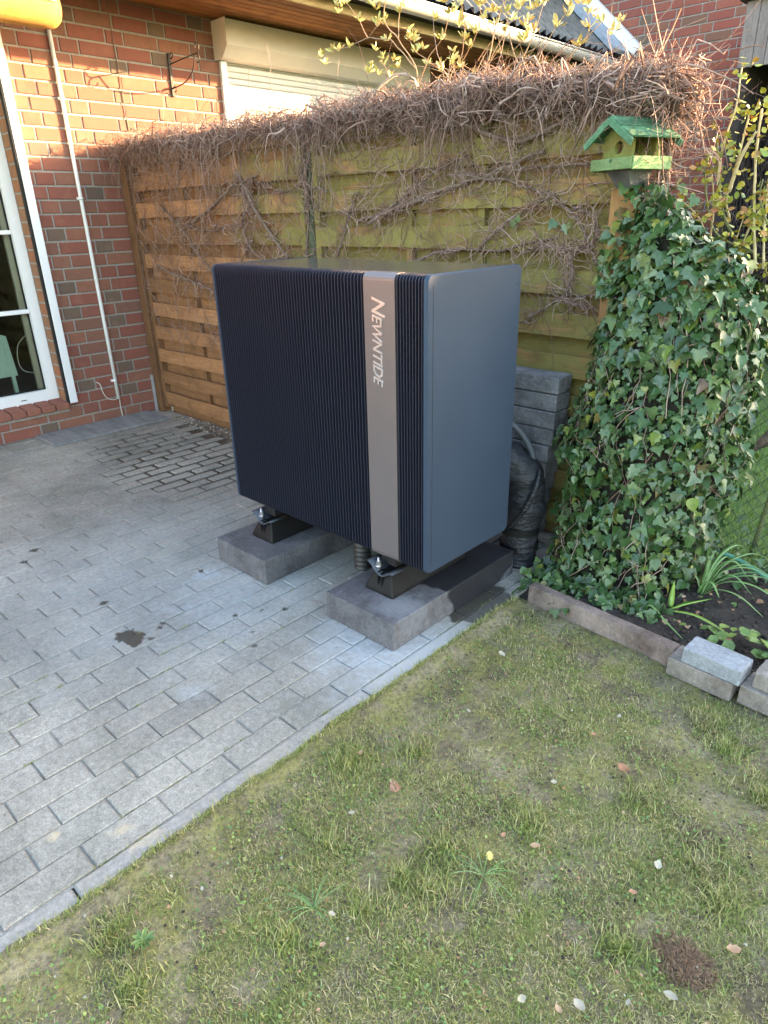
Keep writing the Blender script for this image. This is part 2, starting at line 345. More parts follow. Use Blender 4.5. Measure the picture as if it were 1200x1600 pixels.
M_SLAT = simple('shutter_slat', (0.66, 0.64, 0.62), (0.74, 0.71, 0.68), 14, 0.5, stretch=(1, 0.3, 1))
M_ZINC = simple('zinc', (0.5, 0.49, 0.48), (0.62, 0.6, 0.57), 8, 0.5, metal=0.35)
M_ROOF = simple('fibre_cement', (0.07, 0.07, 0.075), (0.15, 0.145, 0.14), 10, 0.9, bump=0.4)
M_LEAD = simple('flashing', (0.24, 0.28, 0.34), (0.36, 0.41, 0.48), 10, 0.6, metal=0.2)
M_IRON = simple('wrought_iron', (0.018, 0.016, 0.015), (0.05, 0.035, 0.028), 60, 0.6, bump=0.2)
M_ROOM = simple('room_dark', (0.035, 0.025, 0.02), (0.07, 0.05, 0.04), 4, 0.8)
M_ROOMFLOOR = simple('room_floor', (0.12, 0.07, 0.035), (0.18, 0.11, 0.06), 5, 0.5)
M_MINT = simple('mint_paint', (0.5, 0.66, 0.56), (0.56, 0.71, 0.61), 10, 0.5)
M_CABLE = simple('white_cable', (0.6, 0.57, 0.5), (0.68, 0.65, 0.58), 30, 0.5)
def mat_glass():
    m = NT('window_glass'); t = m.t; gl = m.n('BsdfGlossy'); gl.inputs['Roughness'].default_value = 0.01; gl.inputs['Color'].default_value = (1, 1, 1, 1)
    tr = m.n('BsdfTransparent'); tr.inputs[0].default_value = (0.86, 0.9, 0.88, 1); fr = m.n('Fresnel'); fr.inputs[0].default_value = 1.5
    mx = m.n('MixShader'); t.links.new(fr.outputs[0], mx.inputs[0]); t.links.new(tr.outputs[0], mx.inputs[1]); t.links.new(gl.outputs[0], mx.inputs[2])
    t.links.new(mx.outputs[0], m.out.inputs[0]); return m.m
M_GLASS = mat_glass()

def mat_paint(name, c, rough, metal, coat=0.0, wear=0.08):
    m = NT(name); P = m.pos(); n = m.noise(P, 3, 4)
    m.col(m.mix(m.math('MULTIPLY', n, 0.5), c, tuple(x*(1+wear*3) for x in c)))
    m.rough(m.math('ADD', rough-0.05, m.math('MULTIPLY', m.noise(P, 12, 5), 0.12))).metal(metal)
    m.spec(0.2 if name == 'pump_slate' else 0.5); m.b.inputs['Coat Weight'].default_value = coat; m.b.inputs['Coat Roughness'].default_value = 0.15
    m.bump(m.noise(P, 900, 2), 0.06, 0.001); return m.m
M_CASE = mat_paint('pump_slate', (0.03, 0.044, 0.07), 0.48, 0.1, wear=.25)
M_CASE_TOP = mat_paint('pump_top', (0.1, 0.105, 0.11), 0.16, 0.5, 0.5)
M_FIN = mat_paint('pump_fin', (0.04, 0.043, 0.068), 0.3, 0.5)
M_GAP = mat_paint('pump_gap', (0.005, 0.0055, 0.009), 0.6, 0.0)
M_TRIM = mat_paint('pump_trim', (0.2, 0.17, 0.172), 0.33, 0.6)
M_CHROME = mat_paint('chrome', (0.68, 0.69, 0.72), 0.24, 0.85)
M_RUBBER = simple('rubber', (0.006, 0.006, 0.007), (0.011, 0.011, 0.012), 20, 0.55, spec=0.25)
M_STEEL = simple('galvanised', (0.55, 0.55, 0.56), (0.68, 0.68, 0.7), 40, 0.3, metal=0.9)
M_BRKT = mat_paint('bracket_grey', (0.05, 0.058, 0.075), 0.45, 0.3)
M_WRAP = simple('black_wrap', (0.012, 0.013, 0.017), (0.028, 0.03, 0.038), 14, 0.48, bump=0.9, bscale=16, stretch=(1, 1, 2.4), bdist=0.02)
M_HOSE = simple('ribbed_pipe', (0.03, 0.027, 0.025), (0.055, 0.05, 0.047), 30, 0.55)
M_COND = simple('grey_conduit', (0.06, 0.07, 0.09), (0.085, 0.098, 0.12), 30, 0.5)
M_GALV_OLD = simple('old_zinc', (0.3, 0.31, 0.33), (0.42, 0.42, 0.43), 20, 0.6, metal=0.3)

def mat_leaf(name, stops, rough=0.45, spec=0.5, trans=0.0):
    m = NT(name); P = m.pos(); c = m.ramp(m.rnd(), stops)
    c = m.mix(m.ramp(m.noise(P, 60, 3), [(0.3, 0.35), (0.6, 0.0)]), c, tuple(x*0.45 for x in stops[0][1]))
    m.col(c).rough(rough).spec(spec)
    if trans: m.b.inputs['Transmission Weight'].default_value = 0.0; m.b.inputs['Subsurface Weight'].default_value = 0.0
    m.bump(m.noise(P, 180, 2), 0.15, 0.002); return m.m
M_IVY = mat_leaf('ivy_leaf', [(0, (0.02, 0.05, 0.014)), (0.2, (0.055, 0.115, 0.03)), (0.4, (0.03, 0.07, 0.024)), (0.6, (0.09, 0.155, 0.05)), (0.75, (0.13, 0.18, 0.08)), (0.85, (0.05, 0.1, 0.04)), (0.93, (0.13, 0.19, 0.035)), (0.975, (0.22, 0.22, 0.04)), (1, (0.17, 0.095, 0.05))], 0.3)
M_BUD = mat_leaf('bud_leaf', [(0, (0.42, 0.42, 0.13)), (0.5, (0.55, 0.48, 0.17)), (1, (0.58, 0.4, 0.17))], 0.5)
M_ROSELEAF = mat_leaf('rose_leaf', [(0, (0.28, 0.31, 0.05)), (0.3, (0.45, 0.4, 0.05)), (0.6, (0.2, 0.29, 0.06)), (0.8, (0.52, 0.38, 0.06)), (0.95, (0.45, 0.17, 0.08)), (1, (0.1, 0.22, 0.1))], 0.5)
M_STRAP = mat_leaf('strap_leaf', [(0, (0.1, 0.22, 0.07)), (0.5, (0.17, 0.3, 0.1)), (1, (0.24, 0.36, 0.14))], 0.4)
M_STRAP_CUT = mat_leaf('strap_cut', [(0, (0.2, 0.34, 0.06)), (1, (0.25, 0.38, 0.08))], 0.4)
M_SMALLLEAF = mat_leaf('small_leaf', [(0, (0.09, 0.155, 0.04)), (0.6, (0.14, 0.22, 0.055)), (1, (0.22, 0.29, 0.06))], 0.5)
M_DRYLEAF = mat_leaf('dry_leaf', [(0, (0.3, 0.14, 0.08)), (0.4, (0.38, 0.2, 0.12)), (0.7, (0.45, 0.3, 0.19)), (1, (0.26, 0.12, 0.08))], 0.7, 0.3)
M_PALELEAF = mat_leaf('pale_leaf', [(0, (0.34, 0.3, 0.22)), (0.5, (0.42, 0.38, 0.3)), (1, (0.27, 0.26, 0.2))], 0.7, 0.3)
M_YELLOWLEAF = mat_leaf('yellow_leaf', [(0, (0.6, 0.45, 0.12)), (1, (0.6, 0.5, 0.18))], 0.6, 0.3)
M_TWIG = mat_leaf('dry_twig', [(0, (0.15, 0.085, 0.065)), (0.3, (0.31, 0.2, 0.165)), (0.6, (0.47, 0.335, 0.285)), (0.8, (0.27, 0.15, 0.115)), (1, (0.56, 0.43, 0.37))], 0.85, 0.2)
M_TWIG_PALE = mat_leaf('pale_twig', [(0, (0.3, 0.22, 0.15)), (0.5, (0.4, 0.29, 0.19)), (1, (0.34, 0.2, 0.13))], 0.8, 0.2)
M_BARK = simple('vine_bark', (0.11, 0.075, 0.062), (0.25, 0.18, 0.145), 60, 0.9, bump=0.9, bscale=160)
M_THATCH = simple('dead_thatch', (0.07, 0.042, 0.032), (0.2, 0.12, 0.085), 50, 0.95, bump=1.0, bscale=120)
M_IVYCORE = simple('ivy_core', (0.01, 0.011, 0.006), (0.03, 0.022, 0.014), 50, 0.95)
M_ROSESTEM = simple('rose_stem', (0.42, 0.36, 0.18), (0.58, 0.47, 0.28), 30, 0.7)
M_GREENSTEM = simple('green_stem', (0.1, 0.13, 0.045), (0.19, 0.2, 0.08), 30, 0.7)
M_WIRE = simple('green_wire', (0.02, 0.04, 0.032), (0.035, 0.06, 0.045), 20, 0.5)
M_GREENHOSE = simple('green_hose', (0.03, 0.16, 0.11), (0.06, 0.25, 0.17), 40, 0.4)
M_GABLEGREEN = mat_wood('bird_green', (0.06, 0.16, 0.085), (0.11, 0.24, 0.145), None, along=(12, 2, 12))
M_TRAYGREEN = mat_wood('bird_tray_green', (0.16, 0.26, 0.1), (0.27, 0.38, 0.18), None, along=(2, 12, 12))
M_BIRDWALL = mat_wood('bird_wall', (0.23, 0.21, 0.06), (0.33, 0.28, 0.09), (0.14, 0.18, 0.05), along=(12, 12, 1))
M_SOIL = simple('soil', (0.018, 0.014, 0.012), (0.06, 0.045, 0.036), 26, 0.95, bump=1.0, bscale=90, bdist=0.01)
M_RUBBLE = simple('rubble', (0.17, 0.14, 0.11), (0.33, 0.28, 0.23), 40, 0.95, island=0.4)
M_CLOD = simple('clod', (0.02, 0.016, 0.013), (0.07, 0.05, 0.04), 40, 0.95, island=0.5)

def mat_lawn():
    m = NT('lawn_soil'); P = m.pos()
    c = m.mix(m.ramp(m.noise(P, 5, 5), [(0.35, 0), (0.65, 1)]), (0.12, 0.095, 0.06), (0.33, 0.275, 0.175))
    c = m.mix(m.ramp(m.noise(P, 9, 5, 0.7), [(0.42, 0), (0.6, 0.85)]), c, (0.24, 0.225, 0.07))
    c = m.mix(m.ramp(m.noise(P, 70, 4), [(0.35, 0.55), (0.55, 0)]), c, (0.05, 0.042, 0.03))
    c = m.mix(m.ramp(m.noise(P, 110, 3), [(0.58, 0), (0.72, 0.5)]), c, (0.34, 0.29, 0.19))
    m.col(c).rough(0.95).spec(0.2); m.bump(m.noise(P, 120, 4), 1.0, 0.01); return m.m
M_LAWN = mat_lawn()
M_FARGRASS = simple('far_grass', (0.07, 0.13, 0.025), (0.14, 0.2, 0.05), 12, 0.95, bump=0.8, bscale=60)
def mat_blade(name, stops, patch=False):
    m = NT(name); P = m.pos(); r = m.n('NewGeometry').outputs['Random Per Island']
    c = m.ramp(r, stops)
    if patch:
        c = m.mix(m.ramp(m.noise(P, 6, 4, .7), [(0.52, 0.0), (0.68, 0.7)]), c, m.mix(r, (0.17, 0.13, 0.075), (0.44, 0.36, 0.22)))
        c = m.mix(m.ramp(m.noise(P, 11, 4, .7), [(0.48, 0.0), (0.64, 0.7)]), c, m.mix(r, (0.1, 0.155, 0.028), (0.22, 0.29, 0.06)))
    m.col(c).rough(0.6).spec(0.3); return m.m
M_BLADE = mat_blade('grass_green', [(0, (0.12, 0.16, 0.032)), (0.3, (0.19, 0.23, 0.055)), (0.55, (0.27, 0.28, 0.085)), (0.75, (0.38, 0.34, 0.14)), (1, (0.52, 0.44, 0.24))], True)
M_BLADE_DRY = mat_blade('grass_dry', [(0, (0.26, 0.22, 0.085)), (0.35, (0.42, 0.345, 0.175)), (0.65, (0.56, 0.46, 0.27)), (0.85, (0.25, 0.165, 0.1)), (1, (0.19, 0.19, 0.05))], True)
M_MOSS = mat_blade('moss', [(0, (0.16, 0.17, 0.035)), (0.4, (0.27, 0.265, 0.06)), (0.7, (0.37, 0.33, 0.12)), (0.88, (0.18, 0.13, 0.07)), (1, (0.42, 0.35, 0.2))], True)
M_BLADE_FAR = mat_blade('grass_far', [(0, (0.1, 0.19, 0.03)), (0.6, (0.17, 0.27, 0.05)), (1, (0.26, 0.31, 0.09))])
M_DEAD = mat_blade('dead_grass', [(0, (0.12, 0.065, 0.04)), (0.5, (0.2, 0.12, 0.075)), (1, (0.28, 0.19, 0.12))])

# ================================================================== SETTING
FY, WX = 2.766, -5.27
# ground sheet
mb = MB(); mb.add([(-40, -40, -0.06), (60, -40, -0.06), (60, 60, -0.06), (-40, 60, -0.06)], [(0, 1, 2, 3)])
tag(mb.build('ground', M_FARGRASS), kind='structure')
# patio: sand bed with pavers laid in it
mb = MB(); mb.b2((-5.3, -3.0, -0.058), (-1.345, FY, -0.0072))
patio = tag(mb.build('patio', M_BED), kind='structure')
PW, PL = 0.0985, 0.2175
def paver_mesh(w, l):
    h, b = 0.045, 0.004; mbp = MB()
    x, y = w/2, l/2
    v = [(-x, -y, -h), (x, -y, -h), (x, y, -h), (-x, y, -h), (-x, -y, -b), (x, -y, -b), (x, y, -b), (-x, y, -b),
         (-x+b, -y+b, 0), (x-b, -y+b, 0), (x-b, y-b, 0), (-x+b, y-b, 0)]
    f = [(0, 1, 5, 4), (1, 2, 6, 5), (2, 3, 7, 6), (3, 0, 4, 7), (4, 5, 9, 8), (5, 6, 10, 9), (6, 7, 11, 10), (7, 4, 8, 11), (8, 9, 10, 11)]
    return v, f
variants = []
for k in range(4):
    v, f = paver_mesh(PW-0.0035, PL-0.004)
    v = [(a+random.uniform(-.0012, .0012), b+random.uniform(-.0012, .0012), c if c < -.01 else c+random.uniform(-.001, .001)) for a, b, c in v]
    variants.append((v, f))
pv_mesh = [MB().add(*vf).mesh('paver', M_PAVER) for vf in variants]
cand = []
row = 0; x = -1.345-PW/2
while x > WX+0.02:
    off = (row % 2)*PL/2+random.uniform(-.012, .012)+row*0.004
    y = -2.6+off
    while y < 2.56:
        inmat = x < -4.9 and 1.66 < y < 2.66
        if y < 2.62 and not inmat:
            u, w_, d = project((x, y, 0)); a = 1.0/max(d, .1)**2
            vis = d > .2 and -40 < u < 1240 and -40 < w_ < 1660
            e = ((x+4.05)/0.85)**2+((y-2.12)/0.52)**2
            openj = e < 1 and not (x > -3.35 and y < 1.75)
            q_ = min(1, max(0, e))**5; sc = (random.uniform(.66, .74)*(1-q_)+.96*q_, random.uniform(.87, .93)*(1-q_)+.98*q_) if openj else (1, 1)
            hidden = (-2.5 < x < -1.4 and 2.35 < y) or (-1.75 < x < -1.41 and 1.5 < y < 2.25) or (-2.5 < x < -2.16 and 1.5 < y < 2.25)
            cand.append(((-a if vis else 1.0)+(2 if hidden else 0), x+random.uniform(-.0012, .0012), y+random.uniform(-.002, .002), random.uniform(-.0018, .0014), random.uniform(-.008, .008), sc))
        y += PL
    row += 1; x -= PW
cand.sort(key=lambda c: c[0])
for i, (a, x, y, z, rz, sc) in enumerate(cand[:300]):
    obj('paver', pv_mesh[i % 4], patio, (x, y, z), (random.uniform(-.006, .006), random.uniform(-.006, .006), rz), (sc[0], sc[1], 1))
mb = MB()
for i, (a, x, y, z, rz, sc) in enumerate(cand[300:]):
    v, f = variants[i % 4]; c, s = math.cos(rz), math.sin(rz)
    mb.add([(x+(p[0]*c-p[1]*s)*sc[0], y+(p[0]*s+p[1]*c)*sc[1], z+p[2]) for p in v], f)
tag(mb.build('paver_field', M_PAVER, patio), kind='stuff')
# concrete edging stones between paving and lawn
y = -2.7; k = 0
while y < 2.3:
    L = 0.99; e = MB().box((0, 0, -0.03), (0.062, L-0.004, 0.07), None, 0.006)
    # ragged break along the lawn side
    o = e.build('edging_stone', M_EDGE, patio, loc=(-1.311+random.uniform(-.002, .002), y+L/2, -0.004+random.uniform(-.003, .002)), rot=(0, 0, random.uniform(-.004, .004)))
    y += L
# mortar smear between pavers and edging
mb = MB(); N = 120; vs_ = []
for i in range(N):
    yy = 0.0+2.25*i/(N-1); w = 0.010+0.012*mnoise.noise((yy*7, 3, 0)); vs_ += [(-1.352-max(w, 0), yy, -0.006), (-1.338, yy, -0.006)]
mb.add(vs_, [(2*i, 2*i+1, 2*i+3, 2*i+2) for i in range(N-1)])
tag(mb.build('joint_mortar', M_EDGE, patio))

# lawn sheet, gently uneven
def hills(x, y): return 0.012*mnoise.noise((x*2.3, y*2.3, 0.3))+0.006*mnoise.noise((x*9, y*9, 1.7))
nx, ny = 110, 120; X0, X1, Y0, Y1 = -1.278, 2.6, -1.6, 2.16; V = []; Fc = []
for j in range(ny):
    for i in range(nx):
        x = X0+(X1-X0)*i/(nx-1); y = Y0+(Y1-Y0)*j/(ny-1); V.append((x, y, -0.016+hills(x, y)))
for j in range(ny-1):
    for i in range(nx-1): a = j*nx+i; Fc.append((a, a+1, a+nx+1, a+nx))
lawn = tag(MB().add(V, Fc, True).build('lawn', M_LAWN), kind='structure')
# planting bed
nx, ny = 90, 40; X0, X1, Y0, Y1 = -1.5, 2.6, 2.13, 2.95; V = []; Fc = []
for j in range(ny):
    for i in range(nx):
        x = X0+(X1-X0)*i/(nx-1); y = Y0+(Y1-Y0)*j/(ny-1)
        h = 0.035*min(1, max(0, (x+1.3)/.25))+0.02*mnoise.noise((x*6, y*6, 0))+0.012*mnoise.noise((x*20, y*20, 4)); V.append((x, y, h-0.012))
for j in range(ny-1):
    for i in range(nx-1): a = j*nx+i; Fc.append((a, a+1, a+nx+1, a+nx))
bed = tag(MB().add(V, Fc, True).build('planting_bed', M_SOIL), kind='structure')
# rubble strip in front of the fence
def lump(n=10):
    bm = bmesh.new(); bmesh.ops.create_icosphere(bm, subdivisions=1, radius=1.0); vs = [tuple(np.array(v.co)*random.uniform(.7, 1.2)) for v in bm.verts]
    bm.verts.index_update(); fs = [tuple(v.index for v in f.verts) for f in bm.faces]; bm.free(); return vs, fs
def scatter(name, n, pt, smin, smax, mat, parent, flat=0.6):
    tv, tf = lump(); O = np.array([pt() for _ in range(n)]); s = smin+(smax-smin)*rng.random(n)**2.5
    Ms = np.zeros((n, 3, 3))
    for i in range(n):
        M = Euler((random.random()*6, random.random()*6, random.random()*6)).to_matrix(); Ms[i] = np.array(Matrix.Diagonal((1, 1, flat)) @ M)*s[i]
    return tag(instances(name, tv, tf, Ms, O, mat, parent), kind='stuff')
scatter('rubble_strip', 1100, lambda: (random.uniform(-4.95, -2.3), 2.6+random.random()**.7*.16-.02*random.random(), random.uniform(-.004, .014)), .002, .013, M_RUBBLE, patio)
scatter('grit', 900, lambda: (random.uniform(-5.2, -1.4), random.uniform(.2, 2.6), .001), .0008, .003, M_RUBBLE, patio)
scatter('soil_clods', 2600, lambda: (random.uniform(-1.22, .6), random.uniform(2.17, 2.9), random.uniform(.012, .035)), .003, .014, M_CLOD, bed)
scatter('lawn_crumbs', 1500, lambda: (random.uniform(-1.27, .4), random.uniform(0, 2.12), -.012+.008*random.random()), .001, .005, M_CLOD, lawn)

# ================================================================== HOUSE
house = empty('brick_house', (WX, 2.3, 0), 0, 'red brick house with white terrace door, rolling shutter and wooden eaves', 'house')
def P_(o, parent):        # keep world placement under an Empty that is moved but not rotated
    o.parent = parent; o.matrix_parent_inverse = Matrix.Translation(-Vector(parent.location)); return o
def build(mb, name, mat, parent, **k):
    o = mb.build(name, mat, None, **k); return P_(o, parent)

CH, Z0 = 0.0905, 0.081-0.0905
def brick_mesh(L, mat, h=CH-0.0125, d=0.03, b=0.003):
    mbk = MB(); x, z = L/2, h/2; j = lambda: random.uniform(-.0012, .0012)
    v = [(-x, d, -z), (x, d, -z), (x, d, z), (-x, d, z), (-x, b, -z), (x, b, -z), (x, b, z), (-x, b, z)]
    v += [(-x+b+j(), 0, -z+b+j()), (x-b+j(), 0, -z+b+j()), (x-b+j(), 0, z-b+j()), (-x+b+j(), 0, z-b+j())]
    f = [(1, 0, 3, 2), (0, 1, 5, 4), (1, 2, 6, 5), (2, 3, 7, 6), (3, 0, 4, 7), (4, 5, 9, 8), (5, 6, 10, 9), (6, 7, 11, 10), (7, 4, 8, 11), (8, 9, 10, 11)]
    return mbk.add(v, f).mesh('brick', mat)
def brick_run(parent, along, fixed, u0, u1, z0, z1, S, H, mats, seen, phase=0.0, holes=(), ch=CH, zoff=Z0, proud=0.007, grey=0.4):
    """bricks on a wall; along 'y' faces +x, along 'x' faces -y. seen(u,z) -> built as separate bricks"""
    red, grey_m = mats; cache = {}; rest = MB(); J = 0.0125; count = 0
    def get(L, m):
        k = (round(L, 3), m.name)
        if k not in cache: cache[k] = brick_mesh(L, m, ch-J)
        return cache[k]
    rz = math.pi/2 if along == 'y' else 0.0
    k = int((z0-zoff)/ch)
    while zoff+k*ch < z1:
        zc = zoff+(k+.5)*ch; seq = [S, H, S]; per = sum(seq)
        u = u0-per*2+((k % 2)*0.5*per+phase+(k//2 % 2)*0.0)-0.0; u = phase+(k % 2)*per*.5+math.floor((u0-phase)/per-2)*per; i = 0
        while u < u1:
            L = seq[i % 3]; a, b = max(u, u0), min(u+L, u1); i += 1; u += L
            if b-a < 0.03 or zc > z1 or zc < z0: continue
            cut = [(a, b)]
            for (h0, h1, hz0, hz1) in holes:
                if hz0 < zc < hz1:
                    nc = []
                    for (p, q) in cut:
                        if q <= h0 or p >= h1: nc.append((p, q)); continue
                        if p < h0-.02: nc.append((p, h0))
                        if q > h1+.02: nc.append((h1, q))
                    cut = nc
            for (p, q) in cut:
                l = q-p-J
                if l < .02: continue
                m = grey_m if (L == H and random.random() < grey) else red
                me = get(l, m); c = (p+q)/2; pr = proud+random.uniform(-.002, .002)
                loc = (fixed+pr, c, zc+random.uniform(-.001, .001)) if along == 'y' else (c, fixed-pr, zc+random.uniform(-.001, .001))
                if seen(c, zc):
                    o = obj('brick', me, None, loc, (random.uniform(-.006, .006), random.uniform(-.008, .008), rz)); o.parent = parent
                    count += 1
                else:
                    vs = [v.co for v in me.vertices]; fs = [tuple(pp.vertices) for pp in me.polygons]
                    if along == 'y': vs = [(-v[1]+loc[0], v[0]+loc[1], v[2]+loc[2]) for v in vs]
                    else: vs = [(v[0]+loc[0], v[1]+loc[1], v[2]+loc[2]) for v in vs]
                    rest.add(vs, fs)
        k += 1
    if rest.v:
        o = rest.build('brickwork', red, None); o.parent = parent; tag(o, kind='stuff')
    return count

DY0, DY1, DZ0, DZ1 = 0.55, 1.985, 0.215, 2.52         # terrace door opening
SY0, SY1, SZ1 = 3.70, 6.05, 2.72                        # shuttered window opening
mb = MB()
T = 0.30
mb.b2((WX-T, -4, -.05), (WX, DY0, 2.95)); mb.b2((WX-T, DY0, -.05), (WX, DY1, DZ0-.07)); mb.b2((WX-T, DY0, DZ1), (WX, DY1, 2.95))
mb.b2((WX-T, DY1, -.05), (WX, SY0, 2.95)); mb.b2((WX-T, SY0, -.05), (WX, SY1, 1.0)); mb.b2((WX-T, SY0, SZ1), (WX, SY1, 2.95)); mb.b2((WX-T, SY1, -.05), (WX, 8.6, 2.95))
wall = build(mb, 'wall', M_MORTAR, house)
def seen_h(u, z): return (1.98 < u < 3.72 and z < 2.93) or (1.2 < u <= 1.98 and z < .2)
nb = brick_run(wall, 'y', WX, -3.5, 8.55, 0.0, 2.93, 0.272, 0.136, (M_BRICK, M_BRICK_GREY), seen_h, phase=0.345-0.272+0.045, holes=((DY0, DY1, DZ0-.06, DZ1), (SY0+.06, SY1, 1.0, SZ1)))
# door reveal bricks (side of the opening, facing -y)
k = 0; zc = DZ0+CH*.5
while zc < DZ1:
    L = 0.115; me = brick_mesh(L, M_BRICK_LIT)
    o = obj('brick', me, None, (WX-0.058, DY1-0.004+random.uniform(-.001, .001), zc), (0, 0, 0)); o.parent = wall; zc += CH
# rowlock sill
y = DY1-.01
sill_part = build(MB().b2((WX-.2, DY0, DZ0-.075), (WX+.015, DY1+.0, DZ0-.025)), 'door_sill', M_MORTAR, house)
me = MB().box((0, 0, 0), (0.17, 0.098, 0.05), None, .005).mesh('sill_brick', M_SILLBRICK)
y = DY1-.05
while y > DY0:
    o = obj('sill_brick', me, None, (WX-.045, y, DZ0-.022), (0, R(4), random.uniform(-.01, .01))); P_(o, sill_part); y -= 0.107
# terrace door
XD = WX-0.125
door = build(MB().b2((XD-.07, DY1-.075, DZ0), (XD, DY1-.004, DZ1)).b2((XD-.07, DY0, DZ0), (XD, DY1-.075, DZ0+.085)).b2((XD-.07, DY0, DZ0+.085), (XD, DY0+.08, DZ1)).b2((XD-.07, DY0+.08, DZ1-.08), (XD, DY1-.075, DZ1)), 'terrace_door', M_WHITE, house)
def sub(mb, name, mat, parent): o = mb.build(name, mat, None); o.parent = parent; return o
sub(MB().b2((XD-.05, DY0+.08, DZ0+.085), (XD-.045, DY1-.075, DZ1-.08)), 'pane', M_GLASS, door)
for z in (0.868, 1.405, 1.95): sub(MB().b2((XD-.058, DY0+.08, z), (XD-.006, DY1-.076, z+.028), .004), 'glazing_bar', M_WHITE, door)
sub(MB().b2((XD-.10, DY1-.115, DZ0+.085), (XD-.072, DY1-.078, DZ1-.08)), 'inner_stile', M_PVC_LIT, door)
sub(MB().b2((XD-.0525, DY1-.083, DZ0+.08), (XD-.038, DY1-.0755, DZ1-.08)).b2((XD-.0525, DY0+.08, DZ0+.0855), (XD-.038, DY1-.083, DZ0+.093)), 'gasket', M_RUBBER, door)
sub(MB().b2((XD, 1.70, DZ0+.035), (XD+.002, 1.74, DZ0+.041)), 'drain_cap', M_RUBBER, door)
# white shutter guide on the wall face
build(MB().b2((WX+.004, DY1+.004, 0.205), (WX+.055, DY1+.062, 2.75), .003), 'shutter_guide', M_WHITE, house)
build(MB().b2((WX+.006, DY1-.006, 0.205), (WX+.05, DY1+.0035, 2.75)), 'guide_seal', M_RUBBER, house)
# rolling shutter over the window
box = build(MB().prism([(WX+.004, 2.62), (WX+.11, 2.625), (WX+.185, 2.70), (WX+.185, 2.868), (WX+.004, 2.868)], 1, SY0-.03, SY1+.05), 'shutter_box', M_SHUTBOX, house)
for yy in (SY0-.031, SY1+.048): sub(MB().prism([(WX+.003, 2.612), (WX+.113, 2.617), (WX+.192, 2.697), (WX+.192, 2.874), (WX+.003, 2.874)], 1, yy-.006, yy), 'end_cap', M_SHUTBOX, box)
sh = build(MB().b2((WX-.03, SY0+.06, 1.2), (WX-.022, SY1, 2.62)), 'shutter', M_SLAT, house)
prof = [(-.020, 0), (-.020, .042), (-.0145, .0415), (-.006, .036), (-.004, .021), (-.006, .006), (-.0145, .0005)]
slat_me = MB().prism([(a, b) for a, b in prof][::-1], 1, SY0+.05, SY1).mesh('slat', M_SLAT)
for i in range(31):
    o = obj('slat', slat_me, None, (WX+random.uniform(-.0005, .0005), 0, 1.30+i*.0435)); o.parent = sh
for a, b in ((SY0, SY0+.058), (SY1-.003, SY1+.05)): build(MB().b2((WX-.04, a, 1.0), (WX+.035, b, 2.62), .004), 'shutter_rail', M_WHITE, house)
# eaves: soffit boards, fascia, gutter, roof
SZ = 2.885; XE = -4.40
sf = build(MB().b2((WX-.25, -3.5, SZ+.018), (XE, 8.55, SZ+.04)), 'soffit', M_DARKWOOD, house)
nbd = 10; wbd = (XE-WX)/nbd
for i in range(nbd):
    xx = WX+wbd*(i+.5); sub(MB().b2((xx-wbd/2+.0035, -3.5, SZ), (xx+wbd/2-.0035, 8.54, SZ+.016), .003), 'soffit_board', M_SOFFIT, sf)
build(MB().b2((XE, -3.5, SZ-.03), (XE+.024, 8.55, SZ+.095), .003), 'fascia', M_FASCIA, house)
gx, gz, gr = -4.215, 2.985, 0.072
prof = [(gx+gr*math.cos(t), gz+gr*math.sin(t)) for t in np.linspace(math.pi, 2*math.pi, 13)]
mb = MB(); outer = prof; inner = [(gx+(gr-.004)*math.cos(t), gz+(gr-.004)*math.sin(t)) for t in np.linspace(2*math.pi, math.pi, 13)]
ring = outer+inner; n = len(ring); vs_ = [(a, -3.5, b) for a, b in ring]+[(a, 8.5, b) for a, b in ring]
mb.add(vs_, [(i, (i+1) % n, n+(i+1) % n, n+i) for i in range(n)], True)
mb.tube([(gx+gr+.004, -3.5, gz+.004), (gx+gr+.004, 8.5, gz+.004)], .009, 8)
gut = build(mb, 'gutter', M_ZINC, house)
for yy in (2.6, 4.35, 6.1, 7.3):
    m2 = MB(); ring = [(gx+(gr+.004)*math.cos(t), gz+(gr+.004)*math.sin(t)) for t in np.linspace(math.pi, 2*math.pi, 13)]+[(gx+(gr-.001)*math.cos(t), gz+(gr-.001)*math.sin(t)) for t in np.linspace(2*math.pi, math.pi, 13)]
    vs_ = [(a, yy, b) for a, b in ring]+[(a, yy+.045, b) for a, b in ring]; n = len(ring)
    m2.add(vs_, [(i, (i+1) % n, n+(i+1) % n, n+i) for i in range(n)]+[tuple(range(n))[::-1], tuple(range(n, 2*n))]); sub(m2, 'gutter_bracket', M_ZINC, gut)
# corrugated roof, waves running down the slope
ny_, slope = 620, R(42); V = []; Fc = []; L = 3.0
for i in range(ny_):
    y = -3.5+12.05*i/(ny_-1); wv = .022*math.cos(2*math.pi*y/.13)
    for t, st in ((0, 0), (.95, 0), (.952, .014), (1.9, .014), (1.902, .028), (L, .028)):
        h = wv+st; V.append((-4.20-t*math.cos(slope)+h*math.sin(slope), y, 3.06+t*math.sin(slope)+h*math.cos(slope)))
for i in range(ny_-1):
    for j in range(5): a = i*6+j; Fc.append((a, a+6, a+7, a+1))
roof = build(MB().add(V, Fc, True), 'roof', M_ROOF, house)
build(MB().b2((XE+.024, -3.5, SZ+.05), (-4.30, 8.55, SZ+.16)), 'eaves_board', M_DARKWOOD, house)
build(MB().prism([(WX-1.6, SZ+.04), (XE+.02, SZ+.06), (XE+.02, SZ+.11), (WX-1.6, 4.6)], 1, -3.5, 8.4), 'roof_frame', M_DARKWOOD, house)
